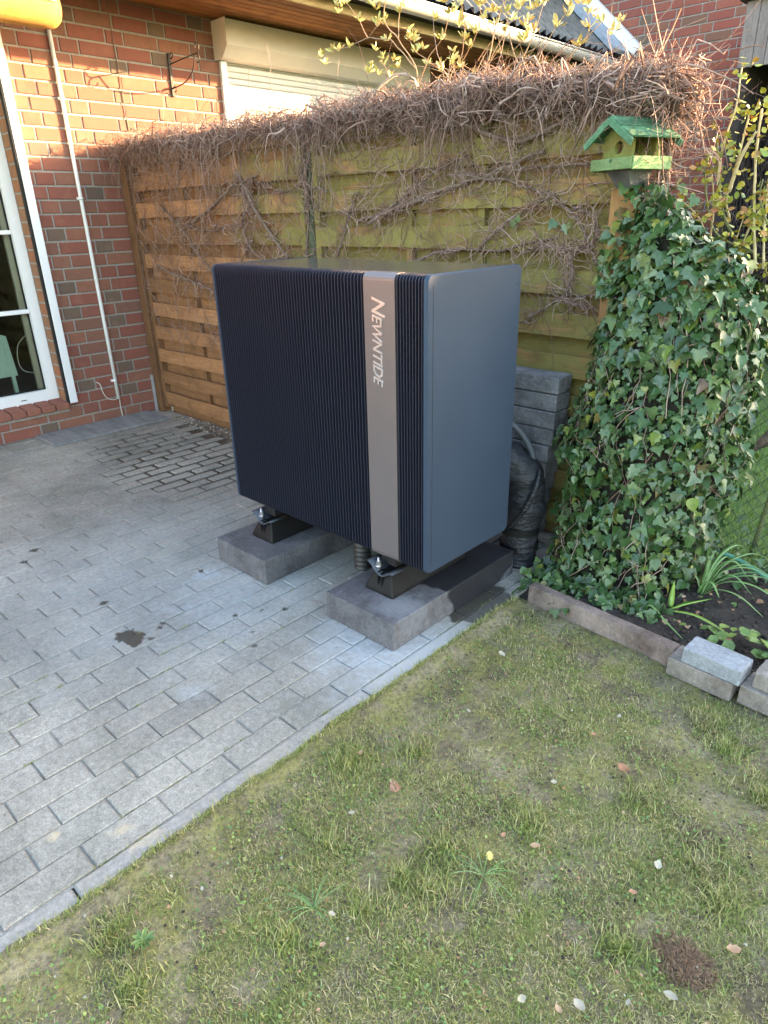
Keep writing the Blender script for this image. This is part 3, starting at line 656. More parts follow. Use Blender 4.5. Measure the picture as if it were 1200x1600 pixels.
# lead flashing and white board where the roof meets the taller wall
d = Vector((-math.cos(slope), 0, math.sin(slope))); nrm = Vector((math.sin(slope), 0, math.cos(slope)))
def slab(name, y0, y1, o0, o1, t0, t1, mat):
    b = Vector((-4.20, 0, 3.06)); v = []
    for y in (y0, y1):
        for (t, h) in ((t0, o0), (t1, o0), (t1, o1), (t0, o1)): q = b+d*t+nrm*h; v.append((q.x, y, q.z))
    return build(MB().add(v, [(0, 1, 2, 3), (7, 6, 5, 4), (0, 4, 5, 1), (1, 5, 6, 2), (2, 6, 7, 3), (3, 7, 4, 0)]), name, mat, house)
slab('flashing', 8.05, 8.52, .03, .07, -.05, 3.0, M_LEAD); slab('verge_board', 8.44, 8.53, .075, .18, -.12, 3.0, M_WHITE)
# dark room behind the door
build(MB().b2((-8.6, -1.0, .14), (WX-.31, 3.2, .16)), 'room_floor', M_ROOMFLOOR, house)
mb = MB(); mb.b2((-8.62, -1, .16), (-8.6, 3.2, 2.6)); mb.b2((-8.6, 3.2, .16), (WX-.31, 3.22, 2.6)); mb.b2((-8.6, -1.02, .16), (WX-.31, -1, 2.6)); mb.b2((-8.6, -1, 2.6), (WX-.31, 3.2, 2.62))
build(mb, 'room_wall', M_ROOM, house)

# ================================================================== TALLER BRICK WING BEHIND
YN = 8.56
wing = empty('brick_wing', (-3.9, YN, 0), 0, 'tall red brick end wall with pale joints behind the gutter and fence', 'house')
wwall = MB().b2((-9.5, YN, -.05), (-2.85, YN+5, 6.2)).build('wall', M_MORTAR, None); P_(wwall, wing)
brick_run(wwall, 'x', YN, -6.5, -2.855, 0.2, 5.0, 0.272, 0.136, (M_BRICK_N, M_BRICK_GREY), lambda u, z: -4.35 < u and 1.0 < z < 3.75, phase=.05, grey=.25)

# ================================================================== CARPORT
YC, XC0, XC1, ZC = 7.5, -2.60, 1.1, 3.13
cp = empty('carport', (-.7, YC, 0), 0, 'dark open carport with weathered grey plank gable on the right', 'carport')
clad = MB().b2((XC0, YC+.03, 2.65), (XC1, YC+.05, ZC)).build('gable_backing', M_DARKWOOD, None); P_(clad, cp)
x = XC0-.005
while x < XC1:
    w = random.uniform(.10, .135)
    o = MB().b2((x+.002, YC+random.uniform(-.004, .004), 2.63+random.uniform(-.006, .006)), (x+w-.002, YC+.026, ZC), .003).build('plank', M_CLAD, None); P_(o, cp); x += w
P_(MB().b2((XC0-.05, YC-.06, ZC+.003), (XC1+.1, 9.3, ZC+.02)).build('roof', M_DARKWOOD, None), cp)
for a_, b_ in ((XC0, XC0+.08), (XC1-.08, XC1)): P_(MB().b2((a_, YC+.06, -.05), (b_, 9.2, ZC-.003)).build('side_wall', M_DARKWOOD, None), cp)
P_(MB().b2((XC0+.081, 9.1, -.05), (XC1-.081, 9.2, ZC-.003)).build('rear_wall', M_DARKWOOD, None), cp)
# brushwood stored inside
K = 3000; M_ = 5; base = np.stack([rng.uniform(-2.48, .9, K), rng.uniform(7.75, 8.1, K), rng.uniform(0, 2.1, K)], 1)
dirn = np.stack([rng.normal(0, .25, K), rng.normal(0, .12, K), rng.normal(.1, .5, K)], 1); t = np.linspace(0, 1, M_)
pts = base[:, None, :]+dirn[:, None, :]*t[None, :, None]*.6+rng.normal(0, .02, (K, M_, 3))
pts[:, :, 0] = np.clip(pts[:, :, 0], -2.5, .98)
br = empty('brushwood_pile', (-.7, 8.0, 0), 0, 'dark heap of brushwood twigs stacked inside the carport', 'brushwood')
P_(tag(strands('twigs', pts, np.full((K, M_), .006), simple('brush_twig', (0.05, .035, .032), (.12, .085, .08), 20, .9)), kind='stuff'), br)
mb = MB(); V = []; Fc = []
for j in range(20):
    for i in range(40):
        x = -2.5+3.4*i/39; z = 2.15*j/19; V.append((x, 8.1+.1*mnoise.noise((x*4, z*4, 2)), z))
for j in range(19):
    for i in range(39): a = j*40+i; Fc.append((a, a+1, a+41, a+40))
Fb = len(V); V += [(x, y+.5, z) for x, y, z in V]; Fc += [tuple(q+Fb for q in f[::-1]) for f in Fc]
P_(MB().add(V, Fc, True).build('core', M_DARKWOOD, None), br)
# unseen hedge added right of the carport to keep sun off the garden
hedge = empty('shade_hedge', (6, 7.6, 0), 0, 'unseen hedge added to keep the sun off the garden', 'hedge')
V = []; Fc = []; nx_, na = 60, 14
for i in range(nx_):
    x = 1.3+11*i/(nx_-1)
    for j in range(na):
        a_ = math.pi*j/(na-1); yy = 7.6-.45*math.copysign(abs(math.cos(a_))**.4, math.cos(a_)); zz = 2.86*abs(math.sin(a_))**.35; k = .09*mnoise.noise((x*2, yy*3, zz*2)); V.append((x, yy+k, zz+k*.6-.05))
for i in range(nx_-1):
    for j in range(na-1): q = i*na+j; Fc.append((q, q+1, q+na+1, q+na))
Fc += [tuple(range(na)), tuple(range((nx_-1)*na, nx_*na))[::-1]]
P_(MB().add(V, Fc, True).build('inner_branches', M_IVYCORE, None), hedge)
hv = np.array(V); n = 9000; O = hv[rng.integers(0, len(hv), n)]+rng.normal(0, .09, (n, 3)); O[:, 2] = np.clip(O[:, 2], .02, 2.88)
HT = [(0, 0, 0), (.3, .35, .05), (.25, .7, .05), (0, 1, 0), (-.25, .7, .05), (-.3, .35, .05)]
P_(tag(instances('foliage', HT, [(0, 1, 2, 3), (0, 3, 4, 5)], frames(rng.normal(0, 1, (n, 3)), rng.normal(0, 1, (n, 3)), np.zeros(n), rng.uniform(.05, .11, n)), O, M_IVY), kind='stuff'), hedge)

# ================================================================== HEAT PUMP
PX0, PX1, PY0, PY1, PZ0, PZ1, PR = -2.495, -1.349, 1.6136, 2.1246, 0.2868, 1.3052, 0.023
pump = empty('heat_pump', ((PX0+PX1)/2, (PY0+PY1)/2, PZ0), 0, 'dark slate outdoor heat pump with ribbed front standing on two stone blocks', 'heat pump')
def rrect(y0, y1, z0, z1, r, seg=6):
    out = []
    for (cy, cz, a) in ((y1-r, z0+r, -90), (y1-r, z1-r, 0), (y0+r, z1-r, 90), (y0+r, z0+r, 180)):
        for i in range(seg+1): t = R(a+90*i/seg); out.append((cy+r*math.cos(t), cz+r*math.sin(t)))
    return out
def rprism(prof, xa, xb, ch=0.0):
    m = MB(); n = len(prof); cy = sum(p[0] for p in prof)/n; cz = sum(p[1] for p in prof)/n
    def shr(k): return [(p[0]+(cy-p[0])/abs(cy-p[0]+1e-9)*k*min(1, abs(cy-p[0])/.2), p[1]+(cz-p[1])/abs(cz-p[1]+1e-9)*k*min(1, abs(cz-p[1])/.4)) for p in prof]
    rings = [(xa, shr(0)), (xb-ch, shr(0)), (xb, shr(abs(ch)))] if ch else [(xa, prof), (xb, prof)]
    vs = [(x, a, b) for x, pr in rings for a, b in pr]; fs = []
    for k in range(len(rings)-1): fs += [(k*n+i, k*n+(i+1) % n, (k+1)*n+(i+1) % n, (k+1)*n+i) for i in range(n)]
    m.add(vs, fs, True); m.add([(xa, a, b) for a, b in rings[0][1]], [tuple(range(n))[::-1]]); m.add([(rings[-1][0], a, b) for a, b in rings[-1][1]], [tuple(range(n))]); return m
inset = 0.03
body = build(rprism(rrect(PY0+inset, PY1-.004, PZ0+inset, PZ1-.012, .02), PX0+.01, PX1-.012), 'casing', M_GAP, pump)
full = rrect(PY0, PY1, PZ0, PZ1, PR)
build(rprism(full, PX1-.016, PX1, .0035), 'side_panel', M_CASE, pump)
lp = build(rprism(full, PX0+.016, PX0, -.0035), 'side_panel', M_CASE, pump)
for p in lp.data.polygons: p.flip()
build(MB().b2((PX1-.002, PY0+.026, PZ0+.03), (PX1+.0006, PY0+.0275, PZ1-.03)), 'panel_seam', M_GAP, pump)
for yy, zz in ((PY1-.03, PZ0+.05), (PY1-.03, PZ1-.06)): build(MB().tube([(PX1-.003, yy, zz), (PX1+.0012, yy, zz)], .0045, 12), 'screw', M_CASE, pump)
build(MB().b2((PX0+.0165, PY0+.052, PZ1-.03), (PX1-.0165, PY1-.006, PZ1-.0015), .002), 'top_panel', M_CASE_TOP, pump)
build(MB().b2((PX0+.0165, PY1-.02, PZ0+.03), (PX1-.0165, PY1-.001, PZ1-.034)), 'rear_panel', M_GAP, pump)
build(MB().b2((PX0+.03, PY0+.05, PZ0-.004), (PX1-.03, PY1-.03, PZ0+.02)), 'base_pan', M_GAP, pump)
# the ribbed front: thin plates that follow the rounded outline
def outline(off, back_top=.05, back_bot=.045, seg=7):
    r = max(PR-off, .006); y0, z0, z1 = PY0+off, PZ0+off, PZ1-off; out = [(PY0+back_bot, z0)]
    for i in range(seg+1): t = R(270-90*i/seg); out.append((y0+r+r*math.cos(t), z0+r+r*math.sin(t)))
    for i in range(seg+1): t = R(180-90*i/seg); out.append((y0+r+r*math.cos(t), z1-r+r*math.sin(t)))
    out.append((PY0+back_top, z1)); return out
def plate(m, xa, xb, depth, off=0.0, cham=0.0):
    # tapered plate: wide at the root, rounded at the tip
    A = outline(off); B = outline(depth); n = len(A); w = xb-xa
    cols = [(xa, B), (xa+cham, A), (xb-cham, A), (xb, B)]
    vs = [(x, a, b) for x, pr in cols for a, b in pr]; fs = []
    for k in range(3): fs += [(k*n+i, (k+1)*n+i, (k+1)*n+i+1, k*n+i+1) for i in range(n-1)]
    m.add(vs, fs, False)
SXL, SXR = -1.623, -1.483
def fins(xa, xb, n, name):
    m = MB(); pitch = (xb-xa)/n
    for i in range(n): c = xa+(i+.5)*pitch; plate(m, c-.0024, c+.0024, .03, 0.0, .0011)
    return tag(build(m, name, M_FIN, pump), 'row of fine vertical dark ribs on the front', kind='stuff')
fins(PX0+.017, SXL-.002, 54, 'rib_panel'); fins(SXR+.002, PX1-.017, 9, 'rib_panel')
m = MB(); plate(m, SXL, SXR, .02, -.0006, .001)
strip = build(m, 'trim_strip', M_TRIM, pump); strip['label'] = 'champagne grey metal trim strip down the ribbed front'
# lettering, reading downwards
def text_mesh(name, body, size, shear, mat, extrude=.0015):
    cu = bpy.data.curves.new(name, 'FONT'); cu.body = body; cu.size = size; cu.shear = shear; cu.extrude = extrude; cu.offset = .0011
    cu.align_x = 'LEFT'; cu.space_character = 0.95
    to = bpy.data.objects.new(name, cu); COL.objects.link(to); bpy.context.view_layer.update()
    dg = bpy.context.evaluated_depsgraph_get(); me = bpy.data.meshes.new_from_object(to.evaluated_get(dg)); me.name = name
    bpy.data.objects.remove(to); me.materials.clear(); me.materials.append(mat); return me
def width(me): xs = [v.co.x for v in me.vertices]; return min(xs), max(xs)
N_ = text_mesh('lettering', 'N', .082, .32, M_CHROME); rest_ = text_mesh('lettering', 'EWNTIDE', .06, .32, M_CHROME)
a0, a1 = width(N_); b0, b1 = width(rest_); TOP, BOT = 1.232, .940
sc_all = (TOP-BOT)/((a1-a0)+(b1-b0)-.012)
for me, off, x0 in ((N_, 0, a0), (rest_, (a1-a0)-.012, b0)):
    for v in me.vertices:
        tx, ty, tz = v.co; v.co = (-1.583+ty*1.0, PY0-.0012-tz, TOP-((tx-x0+off)*sc_all))
    me.update(); o = obj('lettering', me, strip)
# feet: rubber blocks, saddles and bolts
def foot(xc, y0):
    h0, h1 = .1168, .205; L = .47; w0, w1 = .075, .042
    v = []
    for (z, w, ya, yb) in ((h0, w0, y0, y0+L), (h0+.012, w0, y0, y0+L), (h1, w1, y0+.03, y0+L-.03)):
        v += [(xc-w, ya, z), (xc+w, ya, z), (xc+w, yb, z), (xc-w, yb, z)]
    f = [(3, 2, 1, 0), (8, 9, 10, 11)]
    for k in (0, 4):
        for i in range(4): j = (i+1) % 4; f.append((k+i, k+j, k+4+j, k+4+i))
    m = MB().add(v, f); me = m.mesh('mounting_foot', M_RUBBER); bm = bmesh.new(); bm.from_mesh(me); bmesh.ops.bevel(bm, geom=bm.edges[:], offset=.006, segments=2, profile=.5, affect='EDGES'); bm.to_mesh(me); bm.free()
    ft = obj('mounting_foot', me); P_(ft, pump)
    # ribs of the bolt slot on the front end
    m = MB(); m.b2((xc-.012, y0+.008, h0+.03), (xc-.006, y0+.04, h1+.003)); m.b2((xc+.006, y0+.008, h0+.03), (xc+.012, y0+.04, h1+.003)); obj('slot_rib', m.mesh('slot_rib', M_RUBBER), ft)
    for yy in (y0+.055, y0+L-.06):
        # S-curved saddle plate
        m = MB(); V = []; n = 12; Lx = .135
        for i in range(n+1):
            t = i/n; x = xc-.062+Lx*t; z = .216+.016*math.cos(t*2*math.pi)-.012*t+(.006 if t < .2 else 0)
            V += [(x, yy-.05, z), (x, yy+.05, z), (x, yy+.05, z+.006), (x, yy-.05, z+.006)]
        Fs = []
        for i in range(n):
            for j in range(4): k = (j+1) % 4; Fs.append((i*4+j, (i+1)*4+j, (i+1)*4+k, i*4+k))
        Fs += [(0, 1, 2, 3), (n*4+3, n*4+2, n*4+1, n*4)]
        sd = obj('saddle', MB().add(V, Fs, True).mesh('saddle', M_BRKT)); P_(sd, pump)
        obj('flange', MB().b2((xc-.03, yy+.0, .228), (xc+.045, yy+.04, PZ0-.003)).mesh('flange', M_GAP), sd)
        bx, by = xc-.018, yy-.03
        m = MB().tube([(bx, by, .19), (bx, by, .262)], .005, 10); m.tube([(bx, by, .228), (bx, by, .238)], .0105, 6, smooth=False); m.tube([(bx, by, .224), (bx, by, .2275)], .014, 16)
        m.tube([(bx, by, .239), (bx, by, .246)], .0095, 6, smooth=False)
        obj('bolt', m.mesh('bolt', M_STEEL), sd)
foot(-2.328, 1.605); foot(-1.592, 1.612)

# stone blocks carrying the pump
def rough_box(s, amp, cuts=7):
    bm = bmesh.new(); bmesh.ops.create_cube(bm, size=1.0); bmesh.ops.scale(bm, vec=s, verts=bm.verts)
    bmesh.ops.bevel(bm, geom=bm.edges[:], offset=.004, segments=2, profile=.5, affect='EDGES')
    bmesh.ops.subdivide_edges(bm, edges=[e for e in bm.edges if e.calc_length() > .03], cuts=cuts, use_grid_fill=True)
    off = Vector((random.uniform(0, 50), random.uniform(0, 50), 0)); h = [x/2 for x in s]
    for v in bm.verts:
        ne = sum(abs(abs(v.co[i])-h[i]) < .006 for i in range(3)); q = v.co*28+off
        k = amp*(mnoise.noise(q)+.6*mnoise.noise(q*2.7)); chip = max(0, mnoise.noise(v.co*19+off*1.3)-.15)*amp*5 if ne >= 2 else 0
        v.co = v.co*(1)+v.co.normalized()*k-Vector((math.copysign(1, v.co.x), math.copysign(1, v.co.y), math.copysign(1, v.co.z)))*chip*.6
    bm.verts.index_update(); r = ([tuple(v.co) for v in bm.verts], [tuple(v.index for v in f.verts) for f in bm.faces]); bm.free(); return r
def stone(name, lo, hi, mat, label, cat, group=None, bev=.006, rz=0.0, rough_=.0):
    c = [(a+b)/2 for a, b in zip(lo, hi)]; s = [b-a for a, b in zip(lo, hi)]
    vs, fs = rough_box(s, rough_) if rough_ else bevbox(s, bev, 2); rough_ = 0; vs = [(v[0]+random.uniform(-rough_, rough_), v[1]+random.uniform(-rough_, rough_), v[2]+s[2]/2+random.uniform(-rough_, rough_)) for v in vs]
    o = MB().add(vs, fs).build(name, mat, None, loc=(c[0], c[1], lo[2]), rot=(0, 0, rz)); return tag(o, label, cat, group)
stone('stone_block', (-1.7623, 1.4874, .0016), (-1.3995, 2.2692, .1164), M_SLAB, 'dark grey concrete block with a wet stain under the right foot of the heat pump', 'block', 'blocks under the heat pump', .004)
stone('stone_block', (-2.5083, 1.4796, .0016), (-2.1472, 2.262, .1164), M_SLAB, 'dry dark grey concrete block under the left foot of the heat pump', 'block', 'blocks under the heat pump', .004)
# ribbed drain pipe under the pump
m = MB(); pts, rad = [], []
for i in range(49): pts.append((-1.945, 1.875, .002+.28*i/48)); rad.append(.036+.004*(1 if i % 4 < 2 else -1))
m.tube(pts, rad, 18); tag(m.build('drain_pipe', M_HOSE, None), 'black ribbed drain pipe standing under the heat pump between the blocks', 'pipe')
# black wrapped pipe behind the pump
pth = smooth_path([(-1.452, 2.39, 0), (-1.452, 2.39, .1), (-1.450, 2.40, .24), (-1.455, 2.40, .36), (-1.48, 2.375, .45), (-1.56, 2.33, .485), (-1.68, 2.27, .49), (-1.76, 2.19, .49)], 7)
rads = [.094+.012*mnoise.noise((i*.35, 0, 3)) if i > 12 else .082+.004*math.sin(i*2.2) for i in range(len(pth))]
vs_, fs_ = tube_geo(pth, rads, 28, True)
nn = []
for v in vs_:
    V_ = Vector(v); k = .011*mnoise.noise(V_*Vector((9, 9, 17)))+.007*mnoise.noise(V_*31); ax = min(pth, key=lambda q: (q-V_).length); d_ = (V_-ax); nn.append(V_+d_.normalized()*k if d_.length > 1e-4 else V_)
wp = empty('wrapped_pipe', (-1.452, 2.39, 0), 0, 'thick pipe wrapped in black plastic bending into the back of the heat pump', 'pipe')
wr = build(MB().add(nn, fs_, True), 'wrapping', M_WRAP, wp)
for zt in (.075, .16): build(MB().tube([(-1.452, 2.39, zt), (-1.452, 2.39, zt+.03)], .0885, 24, False), 'tape', M_RUBBER, wp)
# folded seam of the plastic
sm = smooth_path([(-1.36, 2.37, .47), (-1.352, 2.33, .40), (-1.395, 2.305, .28), (-1.46, 2.30, .19)], 6)
build(MB().tube(sm, [.004+.008*math.sin(math.pi*min(1, max(0, i/(len(sm)-1)))) for i in range(len(sm))], 8), 'seam_fold', M_WRAP, wp)
build(MB().tube([(-1.50, 2.312, .30), (-1.47, 2.303, .31), (-1.44, 2.302, .315)], .003, 6), 'cable_tie', M_RUBBER, wp)
# grey corrugated conduit
pth = smooth_path([(-1.415, 2.40, .48), (-1.42, 2.395, .53), (-1.45, 2.37, .60), (-1.49, 2.33, .66), (-1.55, 2.26, .71), (-1.60, 2.13, .72)], 22)
m = MB().tube(pth, [.0145 if i % 2 else .0125 for i in range(len(pth))], 12)
tag(m.build('cable_conduit', M_COND, None), 'thin grey corrugated conduit running from the wrapped pipe to the pump', 'conduit')

# stacked blocks by the fence
ord_ = ['topmost', 'second', 'third', 'fourth', 'fifth', 'sixth', 'seventh', 'eighth', 'ninth', 'lowest']
nst = 10; hst = .0785; gap = .0075
for i in range(nst):
    zt = .815-hst*i; dx = [0, -.004, -.006, -.008, -.016, -.03, -.045, -.055, -.065, -.07][i]+random.uniform(-.002, .002)
    stone('stacked_block', (-1.86+dx, 2.585+random.uniform(-.006, .004), zt-hst+.003+random.random()*.003), (-1.425+dx, 2.70, zt), M_STACK,
          'grey concrete block, %s of the stack against the fence' % (ord_[i] if i in (0, nst-1) else ord_[i]+' from the top'), 'block', 'stacked blocks by the fence', .004, random.uniform(-.045, .03), .0013)

# ================================================================== FENCE
def board_mesh(L, h, d, seed):
    n = 9; V = []; Fs = []; rr = random.Random(seed)
    for i in range(n):
        t = i/(n-1); x = -L/2+L*t; e = .003*math.sin(t*5+seed); b = .006*math.sin(t*math.pi*2+seed*2.1)*.6
        j0, j1 = rr.uniform(-.0018, .0018), rr.uniform(-.0018, .0018)
        V += [(x, -d/2+b, -h/2+e+j0), (x, d/2+b, -h/2+e+j0), (x, d/2+b, h/2+e+j1), (x, -d/2+b, h/2+e+j1)]
    for i in range(n-1):
        for j in range(4): k = (j+1) % 4; Fs.append((i*4+j, (i+1)*4+j, (i+1)*4+k, i*4+k))
    Fs += [(0, 1, 2, 3), ((n-1)*4+3, (n-1)*4+2, (n-1)*4+1, (n-1)*4)]
    return MB().add(V, Fs)
PITCH_B = .178
def fence_panel(x0, x1, label, seed, battens):
    r = empty('woven_fence', ((x0+x1)/2, FY, 0), 0, label, 'fence', 'wooden fence panels')
    L = x1-x0; cx = (x0+x1)/2
    for k in range(11):
        z = .07+PITCH_B*k+.05
        o = board_mesh(L, .100, .013, seed+k).build('board', M_FENCE, None, loc=(cx, FY-.026+random.uniform(-.003, .003), z), rot=(R(random.uniform(-1.5, 1.5)), random.uniform(-.002, .002), 0)); P_(o, r)
        if k == 0: P_(board_mesh(L, .11, .013, seed+90).build('board', M_FENCE, None, loc=(cx, FY+.018, .025)), r)
        if k < 10:
            o = board_mesh(L, .155, .013, seed+k+50).build('board', M_FENCE, None, loc=(cx, FY+.022, z+.089), rot=(R(random.uniform(-1.5, 1.5)), random.uniform(-.002, .002), 0)); P_(o, r)
    for bx in battens: P_(MB().b2((bx-.018, FY-.018, .05), (bx+.018, FY+.014, 1.9)).build('batten', M_FENCE, None), r)
    for bx in (x0-.012, x1+.012): P_(MB().b2((bx-.02, FY-.036, .04), (bx+.02, FY+.03, 1.93), .003).build('stile', M_STILE if bx > -4 else M_POST, None), r)
    P_(MB().b2((x0-.03, FY-.03, 1.93), (x1+.03, FY+.03, 1.955), .003).build('cap_rail', M_FENCE, None), r)
    return r
fence_panel(-5.12, -3.235, 'brown woven board fence panel beside the house corner', 3, (-4.5, -3.85))
fence_panel(-3.085, -1.33, 'green mossy woven board fence panel behind the heat pump', 31, (-2.42, -1.98))
def post(x, y, w, z1, mat, label, round_=False):
    r = empty('fence_post', (x, y, 0), 0, label, 'post', 'fence posts')
    if round_: m = MB().tube([(x, y, -.05), (x, y, z1)], .034, 14)
    else: m = MB().b2((x-w/2, y-w/2, -.05), (x+w/2, y+w/2, z1), .005)
    P_(m.build('post', mat, None), r); return r
p1 = post(-5.205, FY-.02, .085, 1.99, M_POST, 'brown wooden fence post in the corner against the brick wall')
P_(MB().b2((-5.262, FY-.075, -.02), (-5.225, FY-.066, .3), .001).build('post_anchor', M_GALV_OLD, None), p1)
post(-3.16, FY-.01, .07, 1.95, M_POST_GREEN, 'dark green round post between the two fence panels', True)
p3 = post(-1.27, FY-.03, .11, 1.544, M_POST_OR, 'orange brown wooden post rising out of the ivy below the bird feeder')

# ================================================================== CLIMBER ON THE FENCE
vine = empty('dry_climber', (-3.2, FY, 0), 0, 'leafless tangled climber draped over the whole top of the wooden fence', 'climber')
def on_fence(px, py, y):
    d = CF+CR*(px-600)/FPX-CU*(py-800)/FPX; t = y/d[1]; return Vector((d[0]*t, y, CZ+d[2]*t))
def stem(pxs, y, r0, r1, parent, mat=M_BARK, n=7, wob=.012, name='stem'):
    pts = [on_fence(a, b, y+random.uniform(-.01, .01)) for a, b in pxs]; p = smooth_path(pts, 8); k = len(p)
    p = [q+Vector((mnoise.noise(q*11+Vector((3, 0, 0))), .6*mnoise.noise(q*11+Vector((0, 9, 0))), mnoise.noise(q*11)))*wob for q in p]
    rr = [(r0+(r1-r0)*i/(k-1))*(1+.25*mnoise.noise((i*.7, r0*900, 2))) for i in range(k)]
    return P_(MB().tube(p, rr, n).build(name, mat, None), parent)
YV = FY-.05
STEMS = [([(560, 345), (600, 335), (640, 318), (680, 300), (730, 285), (790, 262), (850, 235)], .010, .006), ([(575, 350), (612, 328), (660, 308), (720, 290), (780, 268), (840, 262), (925, 255)], .009, .005),
         ([(590, 340), (640, 300), (690, 262), (735, 240)], .007, .004), ([(505, 470), (520, 420), (535, 375), (548, 330), (560, 300)], .006, .004),
         ([(640, 410), (690, 395), (730, 388), (775, 392), (820, 380), (870, 372)], .008, .004), ([(745, 395), (780, 355), (830, 325), (868, 300)], .006, .003),
         ([(700, 275), (760, 278), (820, 290), (870, 310), (905, 345), (925, 395), (952, 440), (972, 415)], .006, .006), ([(895, 322), (925, 340), (935, 365), (915, 385), (890, 392), (872, 388)], .008, .004),
         ([(815, 395), (850, 385), (885, 388), (893, 405), (890, 440), (884, 470)], .006, .006), ([(884, 468), (905, 475), (930, 482)], .006, .003), ([(818, 505), (835, 490), (880, 468), (940, 458)], .004, .002),
         ([(370, 270), (385, 300), (400, 330), (425, 368), (450, 402)], .010, .008), ([(395, 282), (380, 305), (388, 322), (378, 350), (390, 385), (420, 412)], .008, .005), ([(300, 350), (335, 320), (365, 290), (400, 275)], .009, .005),
         ([(245, 415), (275, 430), (300, 440), (330, 452), (350, 470)], .008, .006), ([(250, 320), (285, 360), (310, 395), (335, 430)], .005, .003), ([(270, 345), (320, 360), (360, 352), (395, 348)], .005, .003), ([(395, 375), (376, 410), (372, 440)], .004, .003),
         ([(500, 440), (480, 400), (482, 330), (478, 260)], .008, .005), ([(512, 300), (470, 290), (440, 300), (405, 285)], .005, .003), ([(430, 180), (480, 230), (470, 280), (500, 330)], .006, .003),
         ([(700, 190), (740, 200), (800, 220), (850, 205), (920, 170), (990, 160)], .009, .008), ([(930, 150), (985, 155), (1010, 185), (1040, 200)], .011, .007), ([(1000, 110), (1020, 150), (1030, 200), (1035, 260)], .016, .02),
         ([(1060, 100), (1050, 160), (1045, 230), (1040, 300)], .012, .014), ([(1030, 130), (1065, 150), (1090, 190), (1100, 240)], .006, .003)]
for s, a, b in STEMS:
    stem(s, YV, a, b, vine)
# fuzzy side shoots clinging to the boards
allp = []
for s, a, b in STEMS:
    for i in range(len(s)-1):
        for t in np.linspace(0, 1, 6): allp.append((s[i][0]+(s[i+1][0]-s[i][0])*t, s[i][1]+(s[i+1][1]-s[i][1])*t))
K, M_ = 2000, 6; pts = np.zeros((K, M_, 3))
for k in range(K):
    a, b = random.choice(allp); p = np.array(on_fence(a, b, YV)); ang = random.uniform(0, 2*math.pi); L = random.uniform(.02, .16)*random.uniform(.5, 1.2); cur = random.uniform(-1.6, 1.6)
    for j in range(M_):
        t = j/(M_-1); th = ang+cur*t; pts[k, j] = p+np.array([math.cos(th)*L*t, -.006-.02*math.sin(t*2.5)*random.random(), math.sin(th)*L*t])
rad = np.linspace(.0022, .0009, M_)[None, :]*rng.uniform(.6, 1.3, (K, 1))
P_(tag(strands('side_shoots', pts, rad, M_TWIG), kind='stuff'), vine)
# fine web of twigs over the boards, denser on the left panel
K, M_ = 1150, 8; pts = np.zeros((K, M_, 3))
for k in range(K):
    x = -5.15+random.random()**1.25*3.9; z = 1.9-random.random()**1.5*(1.25 if x < -3.2 else .75); ang = random.choice([random.uniform(-2.2, -.9), random.uniform(-.5, .7), random.uniform(2.4, 3.9)]); L = random.uniform(.1, .5); cur = random.uniform(-1.1, 1.1)
    for j in range(M_):
        t = j/(M_-1); th = ang+cur*t; pts[k, j] = (x+math.cos(th)*L*t, FY-.03-.03*random.random()*(.4+t), max(.25, z+math.sin(th)*L*t))
P_(tag(strands('twig_web', pts, np.linspace(.0019, .0008, M_)[None, :]*rng.uniform(.5, 1.25, (K, 1)), M_TWIG), kind='stuff'), vine)
# thick mat over the top edge
def top_z(x):
    return float(np.interp(x, [-5.35, -5.1, -4.6, -3.6, -3.0, -2.5, -1.9, -1.4, -1.1], [1.98, 2.03, 2.03, 2.01, 1.99, 1.98, 1.985, 1.96, 1.89]))
